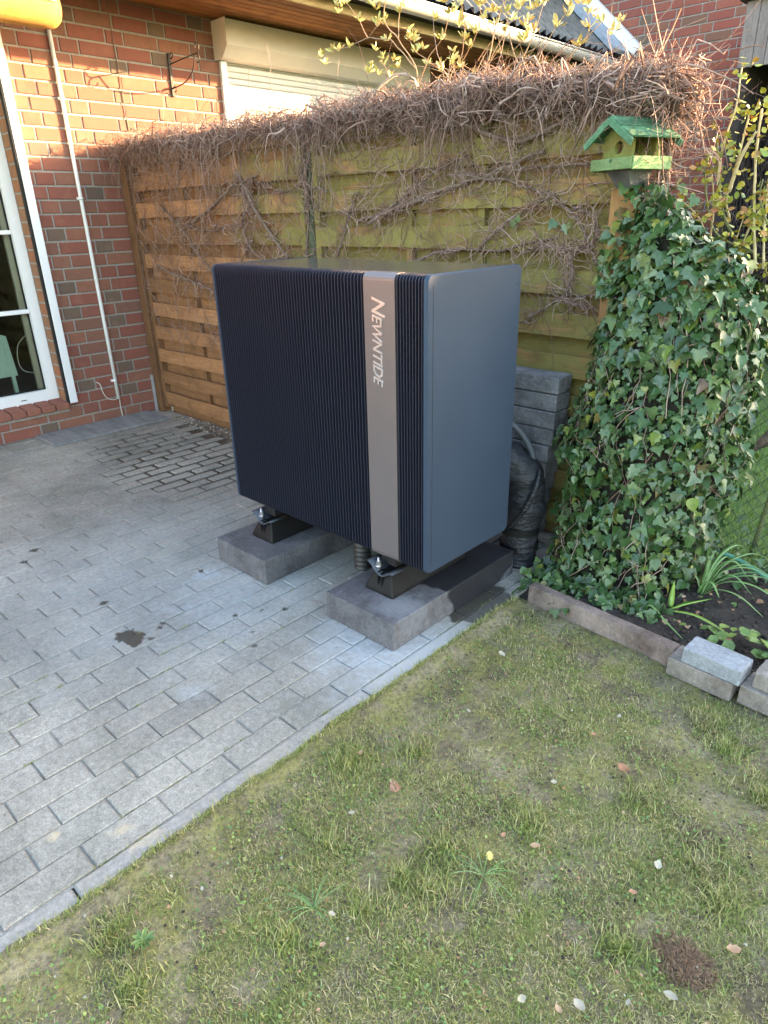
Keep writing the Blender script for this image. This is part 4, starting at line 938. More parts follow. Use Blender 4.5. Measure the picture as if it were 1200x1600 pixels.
# matted dead core
nx_, na = 90, 12; V = []; Fc = []
for i in range(nx_):
    x = -5.2+4.1*i/(nx_-1); zt = top_z(x)-.04; th_ = float(np.interp(x, [-5.2, -3, -2.2, -1.1], [.025, .035, .055, .05])); wd = float(np.interp(x, [-5.2, -3, -2.2, -1.1], [.06, .07, .09, .08]))
    for j in range(na):
        a = 2*math.pi*j/na; q = Vector((x, FY+wd*math.cos(a), zt-th_+th_*math.sin(a))); f_ = 1+.35*mnoise.noise(q*14); V.append((x, FY+wd*math.cos(a)*f_, zt-th_+th_*math.sin(a)*f_+.02*mnoise.noise((x*6, 5, 0))))
for i in range(nx_-1):
    for j in range(na): k = (j+1) % na; Fc.append((i*na+j, i*na+k, (i+1)*na+k, (i+1)*na+j))
P_(MB().add(V, Fc, True).build('dead_mat', M_THATCH, None), vine)
def mat_strands(K, M_, xs, droop, rise, rmax, mat, name, ybias=-.02, Lr=(.12, .45)):
    pts = np.zeros((K, M_, 3)); rad = np.zeros((K, M_))
    for k in range(K):
        x = xs(); cl_ = mnoise.noise((x*5.5, 2.2, 0)); x += .05*cl_; z = top_z(x)-.02-abs(random.gauss(0, .05))+.045*cl_; y = FY+random.gauss(ybias, .085); L = random.uniform(*Lr); hx = random.gauss(0, .7); hy = random.gauss(-.25, .5); up = random.uniform(*rise); dr = random.uniform(*droop)*(1+1.1*max(-.6, mnoise.noise((x*3.1, 7.7, 0)))); L *= (1+.6*mnoise.noise((x*4.3, 1.1, 5))); c1, c2, c3 = random.gauss(0, .03), random.gauss(0, .03), random.gauss(0, .025); w1, w2 = random.uniform(4, 11), random.uniform(0, 6)
        for j in range(M_):
            t = j/(M_-1); pts[k, j] = (x+hx*L*t*.7+c1*math.sin(t*w1), y+hy*L*t*.35+c2*math.sin(t*w1+w2), z+L*(up*t-dr*t*t)+c3*math.sin(t*w1*1.3+w2))
        r = rmax*random.choice((.4, .5, .6, .8, 1.0, 1.5))*random.uniform(.7, 1.1); rad[k] = np.linspace(r, r*.25, M_)
    pts[:, :, 1] = np.where((pts[:, :, 2] < 1.94) & (abs(pts[:, :, 1]-FY) < .045), FY-.045-.03*rng.random((K, M_)), pts[:, :, 1])
    return P_(tag(strands(name, pts, rad, mat), kind='stuff'), vine)
mat_strands(2200, 9, lambda: random.uniform(-5.25, -1.14), (.1, .9), (-.1, .5), .0028, M_TWIG, 'tangled_twigs', -.02, (.08, .3))
mat_strands(1000, 9, lambda: random.uniform(-3.0, -1.14), (.2, 1.0), (.0, .6), .0036, M_TWIG, 'tangled_twigs', -.03, (.1, .32))
mat_strands(560, 9, lambda: random.uniform(-5.2, -1.1), (.7, 1.9), (-.1, .1), .002, M_TWIG, 'hanging_twigs', -.1, (.15, .38))
mat_strands(500, 7, lambda: random.uniform(-5.1, -1.18), (-.1, .6), (.25, .7), .0019, M_TWIG, 'upright_twigs', 0, (.08, .2))
mat_strands(300, 9, lambda: random.gauss(-1.22, .06), (.2, 1.6), (-.2, .5), .0042, M_TWIG, 'tangled_twigs', -.02, (.1, .32))
mat_strands(110, 10, lambda: random.uniform(-2.6, -1.12), (.3, 1.3), (.1, .6), .006, M_TWIG, 'woody_loops', -.05, (.18, .5))
mat_strands(60, 10, lambda: random.uniform(-5.0, -2.6), (.2, 1.1), (.1, .6), .005, M_TWIG, 'woody_loops', -.05, (.15, .4))
# knot of twigs round the feeder post
K, M_ = 190, 7; pts = np.zeros((K, M_, 3))
for k in range(K):
    p = np.array([random.gauss(-1.17, .035), random.gauss(FY-.03, .05), random.uniform(1.5, 1.95)]); d_ = rng.normal(0, 1, 3); d_ /= np.linalg.norm(d_); d2 = rng.normal(0, 1, 3); L = random.uniform(.06, .2)
    for j in range(M_): t = j/(M_-1); pts[k, j] = p+d_*L*t+d2*.04*t*t
P_(tag(strands('knotted_twigs', pts, np.linspace(.003, .0012, M_)[None, :]*rng.uniform(.6, 1.4, (K, 1)), M_TWIG), kind='stuff'), vine)

# ================================================================== BUDDING SHRUB BEHIND THE FENCE
def leaf_cluster(tips, n, size, mat, name, parent, spread=.7, up=.8):
    tv = [(0, 0, 0), (.16, .35, .05), (.13, .7, .06), (0, 1, .02), (-.13, .7, .06), (-.16, .35, .05)]; tf = [(0, 1, 2, 3), (0, 3, 4, 5)]
    Ms, Os = [], []
    for p in tips:
        for _ in range(n):
            a = np.array([random.gauss(0, spread), random.gauss(0, spread), up+random.gauss(0, .3)]); a /= np.linalg.norm(a); b = rng.normal(0, 1, 3); s = np.cross(a, b); s /= np.linalg.norm(s); z = np.cross(s, a); L = size*random.uniform(.6, 1.25)
            Ms.append(np.stack([s*L, a*L, z*L], 1)); Os.append(np.array(p)+rng.normal(0, .004, 3))
    return P_(tag(instances(name, tv, tf, np.array(Ms), np.array(Os), mat), kind='stuff'), parent)
shrub = empty('budding_shrub', (-2.3, 3.02, 0), 0, 'leafing shrub with yellow green buds standing up behind the fence top', 'shrub')
YS = 2.98
BR = [([(655, 135), (648, 100), (622, 62), (600, 30), (608, -20)], .005), ([(648, 105), (610, 65), (575, 60), (545, 73), (520, 80)], .004), ([(622, 62), (625, 20), (640, -30)], .003), ([(575, 60), (560, 30), (540, 5)], .003), ([(575, 60), (590, 40), (592, 32)], .002),
      ([(655, 130), (670, 90), (690, 60), (705, 20)], .004), ([(670, 95), (650, 80), (640, 60)], .003), ([(612, 120), (600, 100), (598, 90)], .003), ([(640, 150), (610, 120), (590, 115)], .003), ([(690, 140), (715, 100), (725, 60), (720, -10)], .004), ([(715, 105), (735, 75), (745, 50)], .003),
      ([(740, 150), (765, 90), (775, 40), (800, -20)], .005), ([(765, 95), (790, 50), (812, 12)], .003), ([(775, 60), (755, 30), (745, -5)], .003), ([(800, 150), (815, 100), (835, 50), (850, 5)], .004), ([(815, 110), (845, 80), (870, 40), (890, 10)], .003),
      ([(850, 140), (880, 100), (905, 70), (938, 35)], .004), ([(905, 70), (920, 45), (918, 20)], .003), ([(760, 140), (740, 120), (720, 105)], .003), ([(700, 150), (690, 110), (668, 100)], .003), ([(830, 120), (800, 80), (790, 20), (780, -20)], .004), ([(800, 80), (820, 60), (828, 50)], .002)]
tips = []
for s, r in BR:
    stem(s, YS+random.uniform(-.05, .12), r*.8, r*.4, shrub, M_TWIG_PALE, 6, .01, 'branch')
for s, r in BR:
    for (a, b) in s[-2:]: tips.append(tuple(on_fence(a, b, YS+random.uniform(-.02, .06))))
    a, b = s[-1]
    for _ in range(3): tips.append(tuple(on_fence(a+random.gauss(0, 14), b+random.gauss(0, 18), YS+random.uniform(-.03, .1))))
leaf_cluster(tips, 8, .038, M_BUD, 'buds', shrub)
for a, b in ((600, 1.9), (760, 1.9), (860, 1.9)):
    q = on_fence(a, 140, YS); P_(MB().tube(smooth_path([(q.x, YS+.05, 0), (q.x+.05, YS+.04, 1), (q.x, YS, q.z)], 5), .009, 7).build('trunk', M_TWIG_PALE, None), shrub)
K, M_ = 620, 6; pts = np.zeros((K, M_, 3))
for k in range(K):
    q = np.array(on_fence(random.gauss(790, 75), random.uniform(120, 190), YS-.08)); L = random.uniform(.06, .22); hx, hy, hz = random.gauss(0, .7), random.gauss(0, .4), random.uniform(.0, 1.0)
    for j in range(M_): t = j/(M_-1); pts[k, j] = q+np.array([hx, hy, hz])*L*t+np.array([0, 0, -.05*t*t])
P_(tag(strands('twigs', pts, np.linspace(.0028, .001, M_)[None, :]*rng.uniform(.6, 1.2, (K, 1)), M_TWIG_PALE), kind='stuff'), shrub)

# ================================================================== ROSE BUSH ON THE RIGHT
rose = empty('rose_bush', (-.62, 3.15, 0), 0, 'rose bush with pale thorny canes and yellow green leaves right of the ivy', 'rose bush')
YR = 3.12
RB = [([(1185, 400), (1150, 375), (1130, 330), (1122, 260), (1120, 210)], .006, 0), ([(1170, 395), (1120, 365), (1105, 320), (1100, 260)], .005, 0), ([(1108, 380), (1115, 330), (1112, 270)], .004, 1), ([(1105, 375), (1092, 340), (1060, 310)], .004, 1), ([(1140, 340), (1135, 310), (1150, 260), (1170, 180)], .005, 1), ([(1120, 290), (1130, 230), (1150, 165), (1160, 105)], .004, 1),
      ([(1138, 300), (1160, 240), (1182, 205)], .008, 1), ([(1180, 420), (1178, 340), (1182, 240), (1190, 170)], .006, 1), ([(1200, 350), (1188, 310), (1192, 280)], .004, 0), ([(1160, 380), (1180, 340), (1200, 310)], .004, 1), ([(1192, 420), (1195, 350), (1205, 250), (1215, 190)], .005, 1), ([(1150, 420), (1145, 390), (1165, 335)], .003, 1), ([(1215, 690), (1180, 700), (1150, 720)], .014, 2), ([(1230, 640), (1190, 690), (1160, 700)], .018, 2)]
for s, r, m_ in RB: stem(s, YR+random.uniform(-.03, .05), r, r*.65, rose, (M_GREENSTEM, M_ROSESTEM, M_BARK)[m_], 8, .004, 'cane')
for bx in (-.62, -.5): P_(MB().tube(smooth_path([(bx-.05, YR, 0), (bx-.02, YR, .5), (bx-.06, YR, 1.28)], 6), .012, 8).build('cane', M_GREENSTEM, None), rose)
# thorns
tips = []
for s, r, m_ in RB[:-2]:
    for i in range(len(s)):
        for _ in range(2 if i == 0 else 3): tips.append(tuple(on_fence(s[i][0]+random.gauss(0, 9), s[i][1]+random.gauss(0, 11), YR+random.uniform(-.05, .05))))
def leaf_obj_template():
    return [(0, 0, 0), (.3, .3, .06), (.3, .65, .07), (0, 1, 0), (-.3, .65, .07), (-.3, .3, .06), (0, .5, -.02)], [(0, 1, 6), (1, 2, 6), (2, 3, 6), (3, 4, 6), (4, 5, 6), (5, 0, 6)]
tv, tf = leaf_obj_template(); Ms, Os = [], []
for p in tips:
    for _ in range(5):
        a = np.array([random.gauss(0, .8), random.gauss(-.2, .6), random.gauss(.3, .6)]); a /= np.linalg.norm(a); b = rng.normal(0, 1, 3); s = np.cross(a, b); s /= np.linalg.norm(s); z = np.cross(s, a); L = random.uniform(.016, .036); Ms.append(np.stack([s*L, a*L, z*L], 1)); Os.append(np.array(p)+rng.normal(0, .012, 3))
P_(tag(instances('leaves', tv, tf, np.array(Ms), np.array(Os), M_ROSELEAF), kind='stuff'), rose)

# ================================================================== IVY
ivy = empty('ivy', (-1.0, 2.62, 0), 0, 'dense green ivy mound climbing beside the fence post on the right', 'ivy')
IZ = [0, .3, .6, .85, 1.1, 1.25, 1.33, 1.40, 1.47]
IL = [-1.335, -1.355, -1.345, -1.315, -1.265, -1.215, -1.19, -1.18, -1.15]; IR = [-.72, -.70, -.695, -.685, -.705, -.77, -.85, -1.0, -1.07]
def ivy_surf(a, z):
    l, r = np.interp(z, IZ, IL), np.interp(z, IZ, IR); cx, rx = (l+r)/2, (r-l)/2; ry = float(np.interp(z, [0, .5, 1.1, 1.35, 1.47], [.27, .25, .2, .13, .05])); cy = float(np.interp(z, [0, 1, 1.47], [2.63, 2.64, 2.68]))
    f = 1+.24*mnoise.noise((math.cos(a)*1.7, math.sin(a)*1.7, z*4.2))+.13*mnoise.noise((math.cos(a)*4.5, math.sin(a)*4.5, z*10))
    return np.array([cx+rx*math.cos(a)*f*.97, cy+ry*math.sin(a)*f, z])
# shaded inner mass
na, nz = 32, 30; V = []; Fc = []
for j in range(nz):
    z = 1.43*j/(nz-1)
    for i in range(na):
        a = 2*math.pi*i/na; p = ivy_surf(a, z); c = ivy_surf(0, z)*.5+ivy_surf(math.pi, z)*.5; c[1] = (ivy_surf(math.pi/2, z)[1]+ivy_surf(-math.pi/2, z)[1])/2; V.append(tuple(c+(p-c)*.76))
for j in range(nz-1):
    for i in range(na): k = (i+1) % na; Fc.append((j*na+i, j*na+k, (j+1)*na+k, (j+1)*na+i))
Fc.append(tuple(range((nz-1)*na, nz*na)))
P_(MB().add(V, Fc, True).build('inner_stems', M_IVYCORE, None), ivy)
IVT = [(0, .02, 0), (.3, -.1, .03), (.52, .1, .0), (.40, .26, .05), (.52, .46, .0), (.25, .55, .05), (.14, .8, .03), (0, 1.02, -.04), (-.14, .8, .03), (-.25, .55, .05), (-.52, .46, .0), (-.40, .26, .05), (-.52, .1, .0), (-.3, -.1, .03), (0, .4, .0)]
IVF = [(i, (i+1) % 14, 14) for i in range(14)]
def bend(T, fold, droop): return [(x, y, z+fold*abs(x)-droop*y*y) for x, y, z in T]
IV3 = [(0, .02, 0), (.2, -.06, .02), (.40, .02, .02), (.44, .16, .01), (.30, .3, .03), (.22, .48, .03), (.14, .74, .02), (0, 1.05, 0), (-.14, .74, .02), (-.22, .48, .03), (-.30, .3, .03), (-.44, .16, .01), (-.40, .02, .02), (-.2, -.06, .02), (0, .4, 0)]
IVO = [(0, .0, 0), (.24, .02, .02), (.40, .16, .02), (.43, .34, .02), (.38, .5, .02), (.27, .68, .02), (.13, .85, .02), (0, 1.0, 0), (-.13, .85, .02), (-.27, .68, .02), (-.38, .5, .02), (-.43, .34, .02), (-.40, .16, .02), (-.24, .02, .02), (0, .4, 0)]
IVS = [bend(IVT, .18, .12), bend(IV3, .25, .2), bend(IVO, .3, .1), bend(IVT, -.12, .25), bend([(x*1.15, y*.95, z) for x, y, z in IV3], .05, .3), bend([(x*.85, y, z) for x, y, z in IVT], .4, .05)]
lv = []
def add_ivy(p, n, s): lv.append((p, n, s))
for _ in range(6400):
    z = random.random()**.92*1.46; a = random.uniform(-math.pi*1.05, .3*math.pi) if random.random() < .85 else random.uniform(0, 2*math.pi)
    p = ivy_surf(a, z); q = ivy_surf(a+.05, z); w = ivy_surf(a, min(z+.03, 1.47)); n = np.cross(q-p, w-p); n /= np.linalg.norm(n)+1e-9
    k = random.random()*1.25; s = (.014+.043*random.random()**1.8)*(1.0+.25*(z > 1.0)); add_ivy(p-n*.045*k**2+n*.03*random.random()*(k < .5), n*1.0+np.array([0, -.15, .55])+rng.normal(0, .42, 3), s)
for _ in range(420):      # round the post top and down onto the bed
    if random.random() < .35: p = np.array([random.gauss(-1.16, .05), random.gauss(2.66, .05), random.uniform(1.36, 1.56)])
    else: p = np.array([random.uniform(-1.32, -.75), random.uniform(2.22, 2.42), random.uniform(.02, .07)])
    add_ivy(p, np.array([0, -.5, .6])+rng.normal(0, .4, 3), random.uniform(.028, .055))
for _ in range(70):       # over the foot of the feeder post
    add_ivy(np.array([random.uniform(-1.33, -1.2), FY-.1-.03*random.random(), 1.18+.26*random.random()**1.6]), np.array([-.2, -1, .35])+rng.normal(0, .35, 3), random.uniform(.025, .05))
for _ in range(26):       # stray runners on the paving and soil
    add_ivy(np.array([random.uniform(-1.36, -1.0), random.uniform(2.1, 2.3), random.uniform(.01, .04)]), np.array([0, -.2, 1])+rng.normal(0, .3, 3), random.uniform(.03, .05))
for a_, b_ in ((800, 345), (812, 340), (868, 345), (885, 350), (1030, 300), (1040, 320), (1018, 305)):
    add_ivy(np.array(on_fence(a_, b_, FY-.07)), np.array([0, -1, .3])+rng.normal(0, .3, 3), .045)
for _ in range(150):      # low ground ivy on the far right
    add_ivy(np.array([random.uniform(-.75, -.1), random.uniform(2.72, 3.0), random.uniform(.02, .3)*random.random()]), np.array([0, -.3, .8])+rng.normal(0, .4, 3), random.uniform(.025, .045))
def score(t):
    u, v, d = project(t[0]); n = t[1]/np.linalg.norm(t[1]); vd = np.array([0, 0, CZ])-t[0]; vd /= np.linalg.norm(vd)
    out = (t[0]-ivy_surf(0, min(t[0][2], 1.4))*.5-ivy_surf(math.pi, min(t[0][2], 1.4))*.5) if True else 0
    inside = 860 < u < 1200 and 300 < v < 960
    return (t[2]/d)**2*max(0, float(n @ vd))*(1 if inside else 0)*(1 if t[0][1] < 2.62 else .1)
lv.sort(key=score, reverse=True)
NRM = np.array([t[1] for t in lv]); POS = np.array([t[0] for t in lv]); SZ_ = np.array([t[2] for t in lv]); down = np.tile(np.array([0, -.1, -1.0]), (len(lv), 1))+rng.normal(0, .25, (len(lv), 3))
FRM = frames(NRM, down, rng.normal(0, .5, len(lv)), SZ_)
lm = [MB().add(T, IVF, True).mesh('leaf', M_IVY) for T in IVS]
for i in range(300):
    o = bpy.data.objects.new('leaf', lm[i % 6]); link(o, ivy); M4 = Matrix(FRM[i].tolist()).to_4x4(); M4.translation = Vector(POS[i])-Vector(ivy.location); o.matrix_local = M4
for q in range(6): P_(tag(instances('leaf_mass', IVS[q], IVF, FRM[300+q::6], POS[300+q::6], M_IVY, None, True), kind='stuff'), ivy)
# dry runners among the leaves
K, M_ = 130, 7; pts = np.zeros((K, M_, 3))
dirs = [(random.gauss(0, .4), random.gauss(-.12, .15)) for _ in range(K)]
for k in range(K):
    a = random.uniform(-math.pi, 0); z = random.uniform(.02, 1.2); p = ivy_surf(a, z); c = ivy_surf(-math.pi/2, z)
    for j in range(M_): t = j/(M_-1); q = ivy_surf(a+dirs[k][0]*t, min(1.4, max(0.02, z+dirs[k][1]*t))); pts[k, j] = q+np.array([0, -.012, 0])+rng.normal(0, .006, 3)
P_(tag(strands('runners', pts, np.full((K, M_), .0016)*rng.uniform(.6, 1.4, (K, 1)), M_TWIG), kind='stuff'), ivy)

# ================================================================== BIRD FEEDER
bird = empty('bird_feeder', (-1.232, 2.62, 1.605), R(-21), 'small green wooden bird feeder house with gabled slatted roof on the post', 'bird feeder')
def bp(mb, name, mat, par=None): return mb.build(name, mat, par or bird)
bp(MB().b2((-.092, -.085, .0), (.092, .085, .012), .002), 'floor', M_TRAYGREEN)
bp(MB().b2((-.1, -.097, -.004), (.1, -.0855, .034), .002), 'tray_rail', M_TRAYGREEN)
bp(MB().b2((.0925, -.085, -.006), (.104, .097, .036), .002), 'tray_rail', M_TRAYGREEN)
bp(MB().b2((-.104, -.085, -.006), (-.0925, .097, .036), .002), 'tray_rail', M_TRAYGREEN)
bp(MB().b2((-.1, .0855, -.004), (.1, .097, .034), .002), 'tray_rail', M_TRAYGREEN)
# gable walls; the front has a round hole
def gable(y0, y1, hole):
    out = [(-.072, .012), (.072, .012), (.072, .105), (0, .152), (-.072, .105)]
    bm = bmesh.new(); m = MB()
    if not hole: return m.prism(out[::-1], 1, y0, y1)
    n = 20; hc = (.006, .068); hr = .021; ring = [(hc[0]+hr*math.cos(2*math.pi*i/n), hc[1]+hr*math.sin(2*math.pi*i/n)) for i in range(n)]
    def edge(ang):
        best = None
        for i in range(5):
            (ax, az), (bx, bz) = out[i], out[(i+1) % 5]; dx, dz = math.cos(ang), math.sin(ang); den = dx*(bz-az)-dz*(bx-ax)
            if abs(den) < 1e-9: continue
            t = ((ax-hc[0])*(bz-az)-(az-hc[1])*(bx-ax))/den; s = ((ax-hc[0])*dz-(az-hc[1])*dx)/den
            if t > 0 and -1e-6 <= s <= 1+1e-6 and (best is None or t < best): best = t
        return (hc[0]+best*math.cos(ang), hc[1]+best*math.sin(ang))
    angs = sorted([2*math.pi*i/n for i in range(n)]+[math.atan2(p[1]-hc[1], p[0]-hc[0]) % (2*math.pi) for p in out]); k = len(angs)
    inn = [(hc[0]+hr*math.cos(a), hc[1]+hr*math.sin(a)) for a in angs]; ot = [edge(a) for a in angs]
    vs = [(a, y0, b) for a, b in inn]+[(a, y0, b) for a, b in ot]+[(a, y1, b) for a, b in inn]+[(a, y1, b) for a, b in ot]; fs = []
    for i in range(k):
        j = (i+1) % k; fs += [(i, k+i, k+j, j), (2*k+j, 3*k+j, 3*k+i, 2*k+i), (i, j, 2*k+j, 2*k+i), (k+i, 3*k+i, 3*k+j, k+j)]
    return m.add(vs, fs)
bp(gable(-.066, -.054, True), 'front_wall', M_BIRDWALL); bp(gable(.056, .068, False), 'rear_wall', M_BIRDWALL)
bp(MB().tube([(.006, -.066, .028), (.006, -.1, .026)], .0055, 10), 'perch', M_GABLEGREEN)
for sx in (-1, 1):
    bp(MB().b2((sx*.066-.005, .046, .012), (sx*.066+.005, .0555, .1)), 'corner_post', M_BIRDWALL)
rs = math.atan2(.047, .072)
for sx in (-1, 1):
    for i in range(4):
        d0 = .002+i*.0335; mid = d0+.0165; w = .034; x = sx*mid*math.cos(rs); z = .166-mid*math.sin(rs)+.002*(i % 2)
        bp(MB().box((x, 0, z), (w, .225+.004*(i % 2), .008), (0, sx*(rs-.05), 0), .0015), 'roof_slat', M_GABLEGREEN)
    for yy in (-.1155, .1155):
        bp(MB().box((sx*.07*math.cos(rs), yy, .152-.07*math.sin(rs)), (.142, .009, .022), (0, sx*rs, 0), .001), 'barge_board', M_GABLEGREEN)
bp(MB().add([(-.055, -.06, -.004), (.055, -.06, -.004), (.055, .06, -.004), (-.055, .06, -.004), (-.03, -.02, -.062), (.04, -.02, -.062), (.04, .05, -.062), (-.03, .05, -.062)], [(0, 1, 5, 4), (1, 2, 6, 5), (2, 3, 7, 6), (3, 0, 4, 7), (7, 6, 5, 4), (0, 3, 2, 1)]), 'metal_bracket', simple('dark_zinc', (.1, .1, .105), (.2, .2, .205), 20, .45, metal=.5))

# ================================================================== THINGS ON AND BY THE HOUSE WALL
cd_ = empty('cable_conduit', (WX+.02, 2.37, .16), 0, 'white plastic conduit running straight up the brick wall by the door', 'conduit')
build(MB().tube([(WX+.022, 2.383, .16), (WX+.022, 2.380, .8), (WX+.022, 2.378, 1.5), (WX+.022, 2.372, 2.88)], .0135, 14), 'tube', M_WHITE_DIRT, cd_)
for z in (.30, 1.62, 2.24, 2.7): build(MB().b2((WX+.006, 2.352, z), (WX+.02, 2.392, z+.018), .002).tube([(WX+.022, 2.378, z), (WX+.022, 2.378, z+.018)], .0165, 14), 'clip', M_WHITE_DIRT, cd_)
pth = smooth_path([(WX+.006, 2.235, .318), (WX+.03, 2.25, .30), (WX+.035, 2.26, .235), (WX+.035, 2.285, .185), (WX+.033, 2.33, .163), (WX+.024, 2.385, .158), (WX+.022, 2.386, .1), (WX+.025, 2.388, .012)], 7)
tag(MB().tube(pth, .0035, 7).build('wall_cable', M_CABLE, None), 'thin white cable looping from the brick wall into the conduit foot', 'cable')
# wrought iron hanging bracket
ib = empty('wall_bracket', (WX+.01, 3.252, 2.35), 0, 'black wrought iron scroll bracket for a hanging basket on the brick wall', 'bracket')
build(MB().b2((WX+.008, 3.24, 2.335), (WX+.02, 3.264, 2.615), .002), 'wall_bar', M_IRON, ib)
def spiral(cx, cz, r0, r1, a0, a1, n=22): return [(cx+(r0+(r1-r0)*i/(n-1))*math.cos(a0+(a1-a0)*i/(n-1)), 3.252, cz+(r0+(r1-r0)*i/(n-1))*math.sin(a0+(a1-a0)*i/(n-1))) for i in range(n)]
build(MB().tube([(WX+.02, 3.252, 2.545), (WX+.2, 3.252, 2.555), (WX+.36, 3.252, 2.562)], .0045, 8), 'top_arm', M_IRON, ib)
arm = smooth_path([(WX+.02, 3.252, 2.39), (WX+.10, 3.252, 2.395), (WX+.2, 3.252, 2.41), (WX+.29, 3.252, 2.45), (WX+.335, 3.252, 2.5), (WX+.36, 3.252, 2.56)], 6)
build(MB().tube(arm, .0045, 8), 'brace', M_IRON, ib)
for (cx, cz, r0, r1, a0, a1) in ((WX+.385, 2.60, .045, .012, -2.2, 3.6), (WX+.385, 2.525, .04, .01, 2.2, -3.2), (WX+.045, 2.375, .028, .008, 2.8, -2.8), (WX+.05, 2.60, .026, .008, -2.6, 2.8)):
    build(MB().tube(spiral(cx, cz, r0, r1, a0, a1), .0042, 7), 'scroll', M_IRON, ib)
# wire running up the wall joint
pth = smooth_path([(WX+.012, 2.82, 2.87), (WX+.012, 2.825, 2.6), (WX+.013, 2.832, 2.35), (WX+.012, 2.838, 2.1), (WX+.012, 2.84, 1.95)], 8)
tag(MB().tube([(p.x, p.y+.004*mnoise.noise(p*6), p.z) for p in pth], .0035, 6).build('wall_wire', simple('wall_wire', (.16, .1, .075), (.25, .16, .12), 30, .8), None), 'thin brown wire fixed up the brick wall under the eaves', 'wire')
# rolled awning under the eaves
aw = empty('awning', (-4.76, 1.4, 2.62), 0, 'rolled up tan awning with a rounded end under the eaves', 'awning')
n = 28; V = []; Fc = []; ys = [-1.2, 2.10, 2.16, 2.20, 2.222, 2.23]; sc = [1, 1, .97, .86, .66, .4]
for y, s in zip(ys, sc):
    for i in range(n): a = 2*math.pi*i/n; V.append((-4.76+.105*s*math.cos(a), y, 2.635+.105*s*math.sin(a)))
for j in range(len(ys)-1):
    for i in range(n): k = (i+1) % n; Fc.append((j*n+i, j*n+k, (j+1)*n+k, (j+1)*n+i))
Fc.append(tuple(range((len(ys)-1)*n, len(ys)*n)))
build(MB().add(V, Fc, True), 'fabric_roll', M_AWNING, aw)
shade_hood = [(-4.76+.112*math.cos(t), 2.638+.112*math.sin(t)) for t in np.linspace(R(8), R(155), 12)]+[(-4.76+.1075*math.cos(t), 2.638+.1075*math.sin(t)) for t in np.linspace(R(155), R(8), 12)]
build(MB().prism(shade_hood[::-1], 1, -1.2, 2.18), 'shade_hood', M_GALV_OLD, aw)  # grey cover added to stand in for the eaves' shade on the roll
build(MB().tube([(-4.78, 1.84, 2.50), (-4.78, 1.84, 2.56)], .03, 14).tube([(-4.78, 1.2, 2.50), (-4.78, 1.86, 2.50)], .022, 12), 'folding_arm', M_SHUTBOX, aw)
build(MB().b2((WX+.0, .2, 2.60), (-4.80, .26, 2.68)).b2((WX+.0, 1.7, 2.60), (-4.80, 1.76, 2.68)), 'wall_arm', M_SHUTBOX, aw)
# ribbed grey mat on the paving by the wall
m = MB().b2((-5.262, 1.695, -.006), (-4.90, 2.625, .010), .003)
for i in range(40): yy = 1.705+i*.023; m.b2((-5.255, yy, .0095), (-4.907, yy+.012, .0125))
tag(m.build('door_mat', M_MAT, None), 'grey ribbed rubber mat lying flat on the paving against the wall', 'mat')
# inside the room
cup = empty('cupboard', (-5.66, 1.62, .16), 0, 'pale mint panelled cupboard door seen through the terrace door glass', 'cupboard')
build(MB().add([(-5.62, 1.40, .40), (-5.62, 1.795, .40), (-5.62, 1.775, .70), (-5.62, 1.71, .725), (-5.62, 1.40, .735), (-5.66, 1.40, .40), (-5.66, 1.795, .40), (-5.66, 1.775, .70), (-5.66, 1.71, .725), (-5.66, 1.40, .735)], [(0, 1, 2, 3, 4), (9, 8, 7, 6, 5), (0, 5, 6, 1), (1, 6, 7, 2), (2, 7, 8, 3), (3, 8, 9, 4), (4, 9, 5, 0)]), 'panel', M_MINT, cup)
for yy in (1.47, 1.57, 1.67): build(MB().b2((-5.619, yy, .43), (-5.612, yy+.07, .67), .003), 'raised_field', M_MINT, cup)
for yy in (1.42, 1.75): build(MB().b2((-5.655, yy, .161), (-5.625, yy+.025, .399)), 'leg', M_MINT, cup)
pth = smooth_path([(-5.62, 1.93, .70), (-5.66, 1.86, .62), (-5.68, 1.84, .5), (-5.66, 1.86, .42), (-5.6, 1.95, .4), (-5.58, 2.06, .4)], 6)
tag(MB().tube(pth, .004, 6).build('room_cable', M_CABLE, None), 'pale looped cable hanging just behind the terrace door glass', 'cable')

# ================================================================== BED EDGING
o = stone('edging_kerb', (-.31, -.025, -.05), (.31, .025, .075), M_KERB, 'long brown concrete kerb between the lawn and the planting bed', 'kerb', None, .004, 0, .0012)
o.location = (-.925, 2.13, -.062); o.rotation_euler = (R(-2), 0, R(-4.5))
BL = [((-.508, 2.083, -.012), (.215, .105, .07), -3, M_BLOCK, 'weathered brown paving block under the sky tinted grey block at the kerb end'),
      ((-.478, 2.082, .0585), (.19, .10, .058), -4, M_BLOCK_SKYTINT, 'sky tinted grey paving block lying on the brown block at the kerb end'),
      ((-.275, 2.085, -.012), (.215, .105, .07), -5, M_BLOCK, 'lower brown paving block at the right edge beside the small gap'),
      ((-.255, 2.10, .0585), (.20, .10, .058), -3, M_BLOCK, 'upper brown paving block at the right edge of the bed edging')]
for (c, s, rz, mt, lb) in BL:
    o = stone('edging_block', (-s[0]/2, -s[1]/2, 0), (s[0]/2, s[1]/2, s[2]), mt, lb, 'block', 'loose blocks edging the bed', .006, 0, .0016); o.location = c; o.rotation_euler = (0, 0, R(rz))
